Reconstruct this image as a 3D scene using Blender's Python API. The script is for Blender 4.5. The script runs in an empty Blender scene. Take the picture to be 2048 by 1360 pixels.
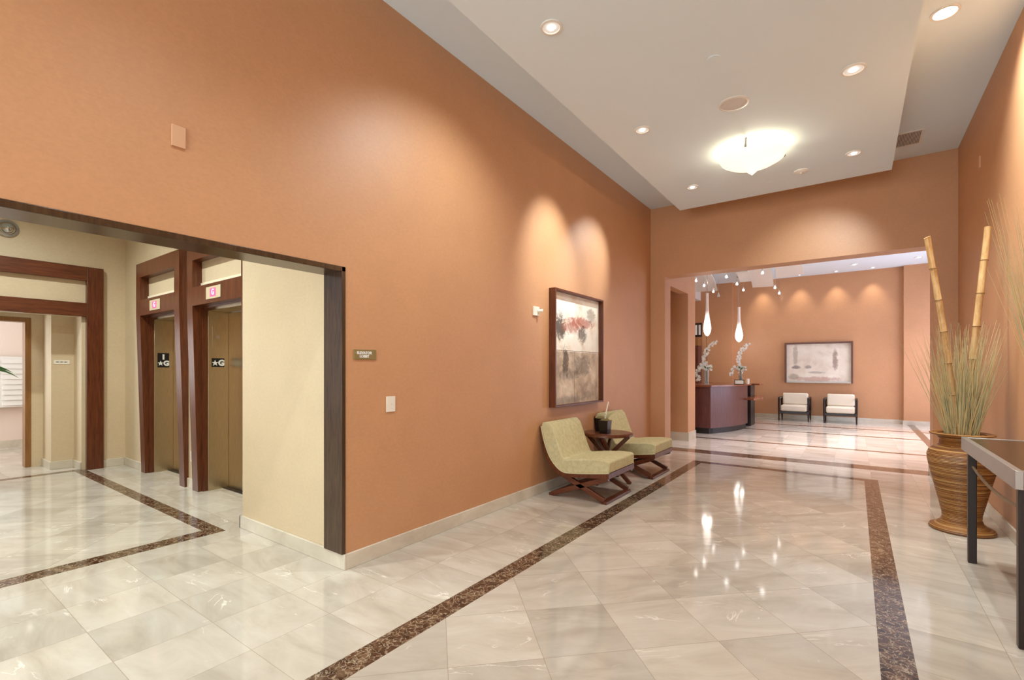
import bpy, bmesh, math, random
from mathutils import Vector, Matrix
rnd = random.Random(7)
S = bpy.context.scene
C = S.collection
PI = math.pi

# ------------------------------------------------------------------ camera
cam_d = bpy.data.cameras.new('camera')
cam_d.sensor_width = 36.0
cam_d.lens = 949.77 / 2048 * 36.0
cam_d.shift_y = 58.6 / 2048
cam_d.clip_start = 0.02
cam = bpy.data.objects.new('camera', cam_d)
C.objects.link(cam)
cam.location = (0, 0, 1.35)
cam.rotation_euler = (PI / 2, 0, 0.62561)
S.camera = cam

# ------------------------------------------------------------------ world, exposure
w = bpy.data.worlds.new('world')
S.world = w
w.use_nodes = True
w.node_tree.nodes['Background'].inputs[0].default_value = (0.75, 0.85, 1.0, 1)
w.node_tree.nodes['Background'].inputs[1].default_value = 1.0
S.view_settings.view_transform = 'Standard'
S.view_settings.look = 'None'
S.view_settings.exposure = 0.66
S.view_settings.gamma = 1.0
S.view_settings.use_curve_mapping = False


def area_light(name, loc, rot, sx, sy, power, col):
    d = bpy.data.lights.new(name, 'AREA')
    d.shape = 'RECTANGLE'
    d.size = sx
    d.size_y = sy
    d.energy = power
    d.color = col
    o = bpy.data.objects.new(name, d)
    o.location = loc
    o.rotation_euler = rot
    C.objects.link(o)
    return o


# added fill behind the camera; daylight coming through the reception windows
area_light('entrance_fill', (-0.9, -4.85, 1.9), (PI / 2 + 0.65, 0, 0), 3.2, 3.2, 165, (0.84, 0.97, 1.0))
area_light('reception_daylight', (2.45, 13.0, 1.7), (PI / 2, 0, PI / 2), 3.5, 2.6, 58, (0.78, 0.76, 1.0))
area_light('mail_room_light', (-10.7, -0.6, 1.6), (PI / 2, 0, 0), 1.6, 1.6, 45, (0.92, 0.96, 1.0))  # area light standing inside the mail room, which has no window


# ------------------------------------------------------------------ tagging helpers
def tag(o, label=None, cat=None, group=None, kind=None):
    if label: o['label'] = label
    if cat: o['category'] = cat
    if group: o['group'] = group
    if kind: o['kind'] = kind
    return o


def empty(name, loc=(0, 0, 0), rz=0.0, label=None, cat=None, group=None):
    o = bpy.data.objects.new(name, None)
    o.empty_display_size = 0.1
    o.location = loc
    o.rotation_euler = (0, 0, rz)
    C.objects.link(o)
    return tag(o, label, cat, group)


def copy_tree(o, parent=None):
    c = o.copy()
    C.objects.link(c)
    c.parent = parent
    for ch in list(o.children):
        copy_tree(ch, c)
    return c


# ------------------------------------------------------------------ mesh builder
class MB:
    def __init__(s):
        s.v = []; s.f = []; s.m = []

    def add(s, vs, fs, mi=0):
        b = len(s.v)
        s.v += [tuple(v) for v in vs]
        for f in fs:
            s.f.append([b + i for i in f]); s.m.append(mi)
        return s

    def box(s, x0, x1, y0, y1, z0, z1, mi=0):
        vs = [(x, y, z) for z in (z0, z1) for y in (y0, y1) for x in (x0, x1)]
        return s.add(vs, [(0, 2, 3, 1), (4, 5, 7, 6), (0, 1, 5, 4), (2, 6, 7, 3), (0, 4, 6, 2), (1, 3, 7, 5)], mi)

    def prism(s, poly, axis, a, b, mi=0):
        # poly in the two remaining axes: axis 'x' -> (y,z), 'y' -> (x,z), 'z' -> (x,y)
        def P(p, t):
            return {'x': (t, p[0], p[1]), 'y': (p[0], t, p[1]), 'z': (p[0], p[1], t)}[axis]
        n = len(poly)
        vs = [P(p, a) for p in poly] + [P(p, b) for p in poly]
        fs = [tuple(range(n))[::-1], tuple(range(n, 2 * n))] + [(i, (i + 1) % n, n + (i + 1) % n, n + i) for i in range(n)]
        return s.add(vs, fs, mi)

    def bar(s, p, q, w, h, up=(0, 0, 1), mi=0):
        p = Vector(p); q = Vector(q); d = (q - p).normalized()
        sd = d.cross(Vector(up))
        if sd.length < 1e-5: sd = Vector((1, 0, 0))
        sd.normalize(); u = sd.cross(d)
        vs = []
        for e in (p, q):
            for a, b in ((-1, -1), (1, -1), (1, 1), (-1, 1)):
                vs.append(e + sd * a * w / 2 + u * b * h / 2)
        return s.add(vs, [(3, 2, 1, 0), (4, 5, 6, 7), (0, 1, 5, 4), (1, 2, 6, 5), (2, 3, 7, 6), (3, 0, 4, 7)], mi)

    def tube(s, pts, r, n=8, mi=0, cap=True):
        pts = [Vector(p) for p in pts]
        rs = r if isinstance(r, (list, tuple)) else [r] * len(pts)
        base = len(s.v); prev = None
        for i, p in enumerate(pts):
            d = (pts[min(i + 1, len(pts) - 1)] - pts[max(i - 1, 0)]).normalized()
            if prev is None:
                a = d.cross(Vector((0, 0, 1)))
                if a.length < 1e-3: a = Vector((1, 0, 0))
            else:
                a = prev - d * prev.dot(d)
            a.normalize(); prev = a; b = d.cross(a)
            for k in range(n):
                t = 2 * PI * k / n
                s.v.append(tuple(p + (a * math.cos(t) + b * math.sin(t)) * rs[i]))
        for i in range(len(pts) - 1):
            for k in range(n):
                a0 = base + i * n + k; a1 = base + i * n + (k + 1) % n
                s.f.append([a0, a1, a1 + n, a0 + n]); s.m.append(mi)
        if cap:
            s.f.append([base + k for k in range(n)][::-1]); s.m.append(mi)
            e = base + (len(pts) - 1) * n
            s.f.append([e + k for k in range(n)]); s.m.append(mi)
        return s

    def lathe(s, prof, cx=0, cy=0, cz=0, n=32, mi=0, cap0=False, cap1=False):
        base = len(s.v)
        for r, z in prof:
            for k in range(n):
                t = 2 * PI * k / n
                s.v.append((cx + r * math.cos(t), cy + r * math.sin(t), cz + z))
        for i in range(len(prof) - 1):
            for k in range(n):
                a0 = base + i * n + k; a1 = base + i * n + (k + 1) % n
                s.f.append([a0, a1, a1 + n, a0 + n]); s.m.append(mi)
        if cap0: s.f.append([base + k for k in range(n)][::-1]); s.m.append(mi)
        if cap1:
            e = base + (len(prof) - 1) * n
            s.f.append([e + k for k in range(n)]); s.m.append(mi)
        return s

    def build(s, name, mat, parent=None, smooth=False, bevel=0.0, seg=2, loc=None, angle=0.6, subsurf=0):
        me = bpy.data.meshes.new(name)
        me.from_pydata(s.v, [], s.f)
        for mt in (mat if isinstance(mat, (list, tuple)) else [mat]):
            me.materials.append(mt)
        me.polygons.foreach_set('material_index', s.m)
        bm = bmesh.new(); bm.from_mesh(me)
        bmesh.ops.recalc_face_normals(bm, faces=bm.faces)
        bm.to_mesh(me); bm.free()
        o = bpy.data.objects.new(name, me)
        if loc: o.location = loc
        C.objects.link(o)
        if parent: o.parent = parent
        if bevel:
            b = o.modifiers.new('bevel', 'BEVEL'); b.width = bevel; b.segments = seg
            b.limit_method = 'ANGLE'; b.angle_limit = 0.5; b.harden_normals = False
        if subsurf:
            b = o.modifiers.new('subsurf', 'SUBSURF'); b.levels = subsurf; b.render_levels = subsurf
        if smooth or bevel:
            for p in me.polygons: p.use_smooth = True
            try:
                me.set_sharp_from_angle(angle=angle if not bevel else 0.9)
            except Exception:
                pass
        return o


def text_mesh(body, size, mat, name, parent, origin, xdir, zdir=(0, 0, 1), depth=0.002, bold=0.0, align='CENTER'):
    cu = bpy.data.curves.new(name, 'FONT')
    cu.body = body; cu.size = size; cu.align_x = align; cu.align_y = 'CENTER'
    cu.extrude = depth; cu.offset = bold; cu.resolution_u = 3
    t = bpy.data.objects.new(name + '_tmp', cu)
    C.objects.link(t)
    dg = bpy.context.evaluated_depsgraph_get()
    me = bpy.data.meshes.new_from_object(t.evaluated_get(dg))
    bpy.data.objects.remove(t); bpy.data.curves.remove(cu)
    me.materials.clear(); me.materials.append(mat)
    X = Vector(xdir).normalized(); Z = Vector(zdir); N = X.cross(Z)
    M = Matrix(((X.x, Z.x, N.x, origin[0]), (X.y, Z.y, N.y, origin[1]), (X.z, Z.z, N.z, origin[2]), (0, 0, 0, 1)))
    me.transform(M)
    me.name = name
    o = bpy.data.objects.new(name, me)
    C.objects.link(o)
    o.parent = parent
    return o


# ------------------------------------------------------------------ materials
def srgb(r, g, b):
    f = lambda c: (c / 255 / 12.92) if c <= 10 else ((c / 255 + 0.055) / 1.055) ** 2.4
    return (f(r), f(g), f(b), 1)


class NT:
    def __init__(s, name, rough=0.5, spec=0.5, metal=0.0):
        s.m = bpy.data.materials.new(name); s.m.use_nodes = True
        s.t = s.m.node_tree; s.n = s.t.nodes; s.l = s.t.links
        s.b = s.n['Principled BSDF']
        s.b.inputs['Roughness'].default_value = rough
        s.b.inputs['Specular IOR Level'].default_value = spec
        s.b.inputs['Metallic'].default_value = metal

    def node(s, t, **kw):
        n = s.n.new(t)
        for k, v in kw.items(): setattr(n, k, v)
        return n

    def set(s, inp, v):
        if hasattr(v, 'is_linked') or isinstance(v, bpy.types.NodeSocket): s.l.new(v, inp)
        else: inp.default_value = v

    def math(s, op, a, b=0.0, c=0.0):
        n = s.node('ShaderNodeMath', operation=op)
        for i, v in enumerate((a, b, c)): s.set(n.inputs[i], v)
        return n.outputs[0]

    def coord(s, kind='Object'):
        return s.node('ShaderNodeTexCoord').outputs[kind]

    def map(s, v, scale=(1, 1, 1), loc=(0, 0, 0), rot=(0, 0, 0)):
        n = s.node('ShaderNodeMapping')
        s.l.new(v, n.inputs[0])
        n.inputs['Scale'].default_value = scale; n.inputs['Location'].default_value = loc; n.inputs['Rotation'].default_value = rot
        return n.outputs[0]

    def noise(s, v, scale, detail=4, rough=0.55, dist=0.0):
        n = s.node('ShaderNodeTexNoise')
        if v is not None: s.l.new(v, n.inputs['Vector'])
        n.inputs['Scale'].default_value = scale; n.inputs['Detail'].default_value = detail
        n.inputs['Roughness'].default_value = rough; n.inputs['Distortion'].default_value = dist
        return n.outputs[0]

    def ramp(s, fac, stops):
        n = s.node('ShaderNodeValToRGB')
        s.l.new(fac, n.inputs[0])
        r = n.color_ramp
        while len(r.elements) < len(stops): r.elements.new(0.5)
        for e, (p, c) in zip(r.elements, stops):
            e.position = p; e.color = c if len(c) == 4 else (*c, 1)
        return n.outputs[0]

    def mix(s, fac, a, b, mode='MIX'):
        n = s.node('ShaderNodeMix', data_type='RGBA', blend_type=mode)
        s.set(n.inputs[0], fac); s.set(n.inputs[6], a); s.set(n.inputs[7], b)
        return n.outputs[2]

    def bump(s, h, strength=0.1, dist=0.01):
        n = s.node('ShaderNodeBump')
        n.inputs['Strength'].default_value = strength; n.inputs['Distance'].default_value = dist
        s.l.new(h, n.inputs['Height']); s.l.new(n.outputs[0], s.b.inputs['Normal'])

    def color(s, c): s.set(s.b.inputs['Base Color'], c)


def plain(name, c, rough=0.5, spec=0.5, metal=0.0, var=0.06, scale=30):
    t = NT(name, rough, spec, metal)
    f = t.noise(t.coord(), scale, 3)
    k = 1 - var
    t.color(t.mix(f, (c[0] * k, c[1] * k, c[2] * k, 1), (min(1, c[0] * (1 + var)), min(1, c[1] * (1 + var)), min(1, c[2] * (1 + var)), 1)))
    return t.m


def emit(name, c, e, base=None):
    t = NT(name, 0.4)
    t.color(base or c)
    t.b.inputs['Emission Color'].default_value = c
    t.b.inputs['Emission Strength'].default_value = e
    return t.m


def wallpaper(name, c, rough=0.42):
    t = NT(name, rough, 0.7)
    v = t.coord()
    a = t.noise(t.map(v, (1, 1, 1.6)), 34, 6, 0.75)
    b = t.noise(v, 3.0, 4, 0.6)
    lo = tuple(x * 0.78 for x in c[:3]) + (1,); hi = tuple(min(1, x * 1.21) for x in c[:3]) + (1,)
    t.color(t.mix(t.math('ADD', t.math('MULTIPLY', a, 0.65), t.math('MULTIPLY', b, 0.35)), lo, hi))
    t.bump(a, 0.12, 0.004)
    return t.m


def wood(name, dark, light, rough=0.3, axis=(1, 1, 12), scale=6):
    t = NT(name, rough, 0.5)
    v = t.map(t.coord(), axis)
    a = t.noise(v, scale, 6, 0.65, 0.6)
    t.color(t.ramp(a, [(0.25, dark), (0.75, light)]))
    t.bump(a, 0.015, 0.001)
    return t.m


M = {}
M['terracotta'] = wallpaper('terracotta_wallpaper', srgb(200, 147, 104), 0.5)
M['beige'] = wallpaper('beige_wallpaper', srgb(212, 190, 156), 0.5)
M['ceiling'] = plain('ceiling_paint', srgb(226, 237, 243), 0.8, 0.2, var=0.01, scale=4)
M['white_paint'] = plain('white_paint', srgb(232, 228, 220), 0.45, var=0.01)
M['pink_white'] = plain('mail_room_paint', srgb(232, 212, 198), 0.6, var=0.02)
M['wood'] = wood('dark_red_wood', srgb(62, 24, 10), srgb(118, 62, 32), 0.3, (9, 9, 0.8), 5)
M['wood_h'] = wood('dark_red_wood_horizontal', srgb(62, 24, 10), srgb(120, 64, 34), 0.3, (0.8, 0.8, 12), 5)
M['trim_wood'] = wood('brown_trim_wood', srgb(50, 33, 20), srgb(84, 60, 38), 0.22, (9, 9, 0.9), 5)
M['honey_wood'] = wood('honey_wood', srgb(120, 78, 36), srgb(156, 108, 58), 0.35, (9, 9, 0.9), 5)
M['desk_wood'] = wood('desk_wood', srgb(78, 36, 30), srgb(118, 70, 64), 0.34, (9, 9, 0.6), 6)
M['desk_top'] = wood('desk_top_wood', srgb(120, 66, 42), srgb(158, 94, 64), 0.2, (1, 1, 1), 9)
M['black_wood'] = plain('black_wood', srgb(36, 22, 16), 0.35)
M['steel'] = None
t = NT('brushed_steel', 0.33, 0.5, 1.0)
f = t.noise(t.map(t.coord(), (60, 60, 1.5)), 6, 4)
t.color(t.ramp(f, [(0.3, srgb(186, 170, 140)), (0.7, srgb(212, 198, 168))]))
M['steel'] = t.m
M['pewter'] = plain('pewter_metal', srgb(176, 170, 164), 0.38, metal=0.7)
M['chrome'] = plain('chrome', srgb(200, 200, 200), 0.12, metal=1.0, var=0.0)
M['black_metal'] = plain('black_metal', srgb(40, 34, 30), 0.4, metal=0.3)
M['white_plastic'] = plain('white_plastic', srgb(238, 230, 214), 0.35, var=0.01)
M['wall_plate'] = plain('painted_wall_plate', srgb(214, 168, 132), 0.4, var=0.02)
M['black'] = plain('matte_black', srgb(16, 15, 16), 0.4)
M['white_letter'] = plain('white_lettering', srgb(240, 240, 236), 0.5, var=0.0)
M['plaque'] = plain('olive_bronze_plaque', srgb(150, 132, 86), 0.35, metal=0.3)
M['lamp_on'] = emit('lamp_on', (1, 0.96, 0.9, 1), 5.0)
M['lamp_dim'] = emit('lamp_reflector', (1, 0.97, 0.92, 1), 0.12, (0.8, 0.8, 0.78, 1))
M['halogen'] = emit('halogen_bulb', (1, 0.97, 0.94, 1), 40.0)
M['led'] = emit('pink_led', (1, 0.5, 0.72, 1), 0.7)
M['led_glow'] = emit('pink_display', (1, 0.10, 0.30, 1), 0.5, (0.5, 0.1, 0.18, 1))
M['plate_cream'] = plain('cream_metal_plate', srgb(206, 188, 156), 0.4)
M['pale_cream'] = plain('pale_cream', srgb(240, 226, 198), 0.5, var=0.01)
M['grille'] = plain('grey_grille', srgb(214, 208, 202), 0.6)
M['cushion'] = plain('cream_upholstery', srgb(228, 218, 198), 0.9, 0.2, var=0.04, scale=60)
M['vent_dark'] = plain('vent_backing', srgb(120, 106, 94), 0.7)
M['rope'] = plain('twisted_rod', srgb(150, 126, 98), 0.5, 0.4, metal=0.3, var=0.3, scale=150)
M['leaf'] = plain('green_leaf', srgb(62, 104, 50), 0.4, var=0.2, scale=12)
M['blossom'] = plain('white_blossom', srgb(238, 238, 232), 0.6, var=0.04)
M['stone'] = None

# green fabric
t = NT('sage_fabric', 0.92, 0.15)
v = t.coord()
a = t.noise(v, 260, 3, 0.7); b = t.noise(v, 25, 4, 0.6)
t.color(t.ramp(t.math('ADD', t.math('MULTIPLY', a, 0.5), t.math('MULTIPLY', b, 0.5)), [(0.3, srgb(180, 170, 124)), (0.7, srgb(222, 212, 170))]))
t.bump(a, 0.3, 0.002)
M['sage'] = t.m


def marble(name, diagonal):
    t = NT(name, 0.07, 0.42)
    v = t.coord()
    if diagonal:
        m = t.map(v, rot=(0, 0, -PI / 4)); size = 0.444; off = (0.055, 0.39)
    else:
        m = v; size = 0.42; off = (-0.255 + 0.0, 0.278)
    sp = t.node('ShaderNodeSeparateXYZ'); t.l.new(m, sp.inputs[0])
    ux = t.math('DIVIDE', t.math('SUBTRACT', sp.outputs[0], off[0]), size)
    uy = t.math('DIVIDE', t.math('SUBTRACT', sp.outputs[1], off[1]), size)
    cb = t.node('ShaderNodeCombineXYZ')
    t.l.new(t.math('FLOOR', ux), cb.inputs[0]); t.l.new(t.math('FLOOR', uy), cb.inputs[1])
    wn = t.node('ShaderNodeTexWhiteNoise', noise_dimensions='3D'); t.l.new(cb.outputs[0], wn.inputs['Vector'])
    # per-tile offset for the veins
    off3 = t.node('ShaderNodeVectorMath', operation='SCALE'); t.l.new(wn.outputs['Color'], off3.inputs[0]); off3.inputs[3].default_value = 30
    ad = t.node('ShaderNodeVectorMath', operation='ADD'); t.l.new(m, ad.inputs[0]); t.l.new(off3.outputs[0], ad.inputs[1])
    st = t.map(ad.outputs[0], (1.0, 2.6, 1), rot=(0, 0, 0.5))
    cloud = t.noise(st, 1.7, 6, 0.6, 0.8)
    vein = t.noise(st, 1.3, 5, 0.55, 1.6)
    vm = t.math('ABSOLUTE', t.math('SUBTRACT', vein, 0.5))
    base = t.ramp(cloud, [(0.28, srgb(177, 165, 149)), (0.5, srgb(195, 184, 169)), (0.72, srgb(207, 198, 185))])
    tint = t.math('ADD', t.math('MULTIPLY', wn.outputs['Value'], 0.20), 0.87)
    tc = t.node('ShaderNodeCombineXYZ')
    for i in range(3): t.l.new(tint, tc.inputs[i])
    col = t.mix(1.0, base, tc.outputs[0], 'MULTIPLY')
    gate = t.ramp(t.noise(st, 2.3, 2, 0.5), [(0.56, (0, 0, 0)), (0.66, (1, 1, 1))])
    vn = t.mix(1.0, t.ramp(vm, [(0.0, (0.75, 0.75, 0.75)), (0.014, (0, 0, 0))]), gate, 'MULTIPLY')
    col = t.mix(vn, col, srgb(238, 231, 219))
    # joints
    def edge(u):
        fr = t.math('FRACT', u)
        return t.math('MINIMUM', fr, t.math('SUBTRACT', 1.0, fr))
    e = t.math('MINIMUM', edge(ux), edge(uy))
    j = t.math('LESS_THAN', e, 0.0032)
    col = t.mix(t.math('MULTIPLY', j, 0.65), col, srgb(146, 128, 102))
    t.color(col)
    return t.m


M['marble_d'] = marble('cream_marble_diagonal', True)
M['marble_a'] = marble('cream_marble_square', False)
t = NT('base_marble', 0.2, 0.5)
v = t.map(t.coord(), (1, 1, 1.5))
t.color(t.ramp(t.noise(v, 2.2, 5, 0.6, 1.0), [(0.3, srgb(196, 184, 164)), (0.7, srgb(222, 212, 194))]))
M['base_marble'] = t.m
t = NT('brown_marble', 0.08, 0.5)
v = t.coord()
v1 = t.node('ShaderNodeTexVoronoi', feature='DISTANCE_TO_EDGE')
wv = t.node('ShaderNodeVectorMath', operation='ADD')
ns = t.node('ShaderNodeTexNoise'); t.l.new(v, ns.inputs['Vector']); ns.inputs['Scale'].default_value = 14; ns.inputs['Detail'].default_value = 4
sc = t.node('ShaderNodeVectorMath', operation='SCALE'); t.l.new(ns.outputs[1], sc.inputs[0]); sc.inputs[3].default_value = 0.2
t.l.new(v, wv.inputs[0]); t.l.new(sc.outputs[0], wv.inputs[1]); t.l.new(wv.outputs[0], v1.inputs['Vector']); v1.inputs['Scale'].default_value = 17
cl = t.ramp(t.noise(v, 16, 6, 0.65), [(0.32, srgb(38, 22, 14)), (0.52, srgb(84, 58, 42)), (0.70, srgb(132, 106, 82))])
t.color(t.mix(t.ramp(v1.outputs[0], [(0.0, (0.8, 0.8, 0.8)), (0.05, (0, 0, 0))]), cl, srgb(190, 170, 142)))
M['band'] = t.m

# wicker pot
t = NT('coiled_rattan', 0.4, 0.5)
v = t.map(t.coord(), (0.35, 0.35, 34))
a = t.noise(v, 2.2, 6, 0.7, 0.2)
sp = t.node('ShaderNodeSeparateXYZ'); t.l.new(t.coord(), sp.inputs[0])
ring = t.math('SINE', t.math('MULTIPLY', sp.outputs[2], 2 * PI / 0.0115))
t.color(t.ramp(a, [(0.33, srgb(84, 42, 14)), (0.5, srgb(152, 98, 44)), (0.66, srgb(212, 166, 100))]))
t.bump(ring, 0.7, 0.004)
M['rattan'] = t.m
t = NT('bamboo', 0.35, 0.5)
sp = t.node('ShaderNodeTexCoord')
t.color(t.ramp(t.noise(t.map(sp.outputs['Object'], (1, 1, 0.25)), 22, 5, 0.7), [(0.3, srgb(170, 122, 66)), (0.7, srgb(218, 182, 128))]))
M['bamboo'] = t.m
M['reed'] = plain('dried_reed', srgb(206, 182, 128), 0.7, var=0.25, scale=8)
M['reed_green'] = plain('dried_green_grass', srgb(182, 176, 134), 0.7, var=0.25, scale=8)
M['soil'] = plain('potting_moss', srgb(120, 104, 60), 0.9, var=0.3, scale=80)

# table top with pressed pattern
t = NT('woven_table_top', 0.28, 0.5)
vv = t.node('ShaderNodeTexVoronoi'); t.l.new(t.coord(), vv.inputs['Vector']); vv.inputs['Scale'].default_value = 34
t.color(t.ramp(vv.outputs[0], [(0.1, srgb(48, 20, 14)), (0.6, srgb(128, 78, 56))]))
t.bump(vv.outputs[0], 0.4, 0.004)
M['table_top'] = t.m
# glass
t = NT('clear_glass', 0.03, 0.5)
t.color((0.92, 0.95, 0.95, 1)); t.b.inputs['Transmission Weight'].default_value = 0.9
t.b.inputs['IOR'].default_value = 1.25
M['glass'] = t.m
# drop pendant glass, brighter towards the lamp inside the bulb
t = NT('lit_opal_glass', 0.2, 0.5)
sp = t.node('ShaderNodeSeparateXYZ'); t.l.new(t.coord(), sp.inputs[0])
mr = t.node('ShaderNodeMapRange'); t.l.new(sp.outputs[2], mr.inputs[0])
for i, x in ((1, 0.12), (2, 0.55), (3, 2.2), (4, 0.10)): mr.inputs[i].default_value = x
t.l.new(mr.outputs[0], t.b.inputs['Emission Strength'])
t.b.inputs['Emission Color'].default_value = (1, 0.93, 0.85, 1)
t.color(srgb(232, 214, 204))
M['drop'] = t.m
t = NT('lit_alabaster', 0.3, 0.5)
t.color(srgb(236, 226, 196))
t.b.inputs['Emission Color'].default_value = (1.0, 0.93, 0.72, 1)
t.b.inputs['Emission Strength'].default_value = 0.65
M['alabaster'] = t.m


def canvas_tall():
    t = NT('abstract_canvas_tall', 0.75, 0.2)
    g = t.coord()   # object coords: local y 0..1.07, z 0..1.24
    sp = t.node('ShaderNodeSeparateXYZ'); t.l.new(g, sp.inputs[0])
    y, z = sp.outputs[1], sp.outputs[2]
    n1 = t.noise(g, 3.5, 8, 0.65, 0.5); n2 = t.noise(g, 9, 8, 0.8, 1.2)
    top = t.ramp(n1, [(0.3, srgb(222, 196, 170)), (0.46, srgb(246, 236, 220)), (0.7, srgb(253, 250, 242))])
    low = t.ramp(n1, [(0.3, srgb(150, 128, 114)), (0.5, srgb(200, 180, 158)), (0.7, srgb(234, 218, 198))])
    lower = t.math('LESS_THAN', t.math('ADD', z, t.math('MULTIPLY', n2, 0.02)), 0.65)
    col = t.mix(lower, top, low)

    def blob(cy, cz, ry, rz, amt, rough=0.9):
        dy = t.math('DIVIDE', t.math('SUBTRACT', y, cy * 1.15), ry * 1.15); dz = t.math('DIVIDE', t.math('SUBTRACT', z, cz * 1.08), rz * 1.08)
        d = t.math('ADD', t.math('MULTIPLY', dy, dy), t.math('MULTIPLY', dz, dz))
        d = t.math('ADD', d, t.math('MULTIPLY', t.math('SUBTRACT', n2, 0.5), rough * 7))
        return t.math('MULTIPLY', t.math('SMOOTH_MIN', t.math('MAXIMUM', t.math('SUBTRACT', 1.4, d), 0.0), 1.0, 0.1), amt)
    for (cy, cz, ry, rz, amt, c) in [(0.18, 0.86, 0.11, 0.14, 0.9, (74, 56, 44)), (0.62, 0.93, 0.30, 0.06, 0.75, (180, 96, 76)),
                                     (0.45, 0.88, 0.22, 0.08, 0.7, (176, 100, 80)), (0.88, 1.03, 0.10, 0.08, 0.55, (120, 100, 84)),
                                     (0.66, 0.80, 0.10, 0.09, 0.75, (70, 54, 46)), (0.30, 0.48, 0.06, 0.16, 0.8, (82, 66, 56)),
                                     (0.66, 0.44, 0.20, 0.12, 0.6, (100, 88, 78)), (0.38, 0.34, 0.22, 0.06, 0.5, (112, 100, 92)),
                                     (0.3, 0.06, 0.4, 0.04, 0.5, (140, 134, 128)), (0.8, 0.1, 0.12, 0.05, 0.45, (120, 112, 104))]:
        col = t.mix(blob(cy, cz, ry, rz, amt), col, srgb(*c))
    ln = t.math('LESS_THAN', t.math('ABSOLUTE', t.math('SUBTRACT', z, t.math('ADD', 0.64, t.math('MULTIPLY', n2, 0.02)))), 0.004)
    l2 = t.math('MULTIPLY', t.math('LESS_THAN', t.math('ABSOLUTE', t.math('SUBTRACT', y, 0.56)), 0.004), t.math('LESS_THAN', z, 0.65))
    col = t.mix(t.math('MULTIPLY', t.math('MAXIMUM', ln, l2), 0.8), col, srgb(110, 84, 70))
    t.color(col)
    return t.m


def canvas_wide():
    t = NT('abstract_canvas_wide', 0.75, 0.2)
    g = t.coord()   # local x 0..1.5, z 0..1
    sp = t.node('ShaderNodeSeparateXYZ'); t.l.new(g, sp.inputs[0])
    y, z = sp.outputs[0], sp.outputs[2]
    n1 = t.noise(g, 3, 8, 0.65, 0.5); n2 = t.noise(g, 8, 8, 0.75, 0.8)
    col = t.ramp(n1, [(0.25, srgb(216, 200, 182)), (0.5, srgb(238, 228, 212)), (0.75, srgb(248, 242, 230))])
    for (cy, cz, ry, rz, amt, c) in [(0.25, 0.75, 0.06, 0.28, 0.5, (150, 132, 116)), (0.27, 0.42, 0.10, 0.05, 0.7, (104, 90, 92)),
                                     (1.15, 0.62, 0.06, 0.28, 0.7, (132, 104, 92)), (0.55, 0.43, 0.08, 0.05, 0.6, (120, 110, 108)),
                                     (0.75, 0.10, 0.5, 0.07, 0.6, (186, 140, 124)), (0.72, 0.28, 0.2, 0.03, 0.5, (140, 134, 130)),
                                     (0.2, 0.16, 0.12, 0.08, 0.5, (128, 112, 92))]:
        dy = t.math('DIVIDE', t.math('SUBTRACT', y, cy), ry); dz = t.math('DIVIDE', t.math('SUBTRACT', z, cz), rz)
        d = t.math('ADD', t.math('MULTIPLY', dy, dy), t.math('MULTIPLY', dz, dz))
        d = t.math('ADD', d, t.math('MULTIPLY', t.math('SUBTRACT', n2, 0.5), 4))
        col = t.mix(t.math('MULTIPLY', t.math('MINIMUM', t.math('MAXIMUM', t.math('SUBTRACT', 1.4, d), 0.0), 1.0), amt), col, srgb(*c))
    t.color(col)
    return t.m


M['canvas_tall'] = canvas_tall()
M['canvas_wide'] = canvas_wide()

XL = -2.79      # left wall of the hall
XR = 1.015      # right wall of the hall
YF = 7.85       # far wall of the hall
ZC = 4.04       # hall ceiling
ZT = 3.70       # dropped ceiling panel
OY = 1.94       # far jamb of the lobby opening
ZH = 2.04       # head of the lobby opening
YE = 2.25       # elevator wall
YB = 15.1       # back wall of reception


def struct(name, mb, mat, parent=None, **k):
    o = mb.build(name, mat, parent, **k)
    if not parent: o['kind'] = 'structure'
    return o


# ------------------------------------------------------------------ floor
xs = sorted({-14.0, -8.5, -8.36, -4.43, -4.27, XL, -1.94, -1.80, 0.092, 0.225, XR + 0.2, 1.03, 1.16, 2.6, -2.2, -6.0})
ys = sorted({-5.2, 0.0, 1.70, 1.82, 2.8, 7.15, 7.29, 7.98, 8.32, 9.75, 9.88, 11.83, 11.97, 13.22, 13.37, 15.3, 1.0})


def zone(x, y):
    if y > 7.98:
        if 7.98 < y < 8.32: return 2
        if 1.03 < x < 1.16 and y < 15.0: return 2
        if x > -6:
            for a, b in ((9.75, 9.88), (11.83, 11.97), (13.22, 13.37)):
                if a < y < b: return 2
        return 1
    if x < -2.5:      # lobby
        if -8.36 < x < -4.27 and y < 1.82:
            if x > -4.43 or y > 1.70: return 2
            return 0
        if -8.5 < x < -8.36 and y < 1.82: return 2
        return 1
    if -1.94 < x < 0.225 and y < 7.29:
        if x < -1.80 or x > 0.092 or y > 7.15: return 2
        return 0
    return 1


mb = MB()
for i in range(len(xs) - 1):
    for j in range(len(ys) - 1):
        x0, x1, y0, y1 = xs[i], xs[i + 1], ys[j], ys[j + 1]
        mb.add([(x0, y0, 0), (x1, y0, 0), (x1, y1, 0), (x0, y1, 0)], [(0, 1, 2, 3)], zone((x0 + x1) / 2, (y0 + y1) / 2))
mb.box(-14, 2.6, -5.2, 15.3, -0.12, -0.02, 1)
fl = mb.build('floor', [M['marble_d'], M['marble_a'], M['band']])
fl['kind'] = 'structure'
# make sure the walking surface points up
for p in fl.data.polygons:
    if p.normal.z < 0 and p.center.z > -0.01: p.flip()

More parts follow.
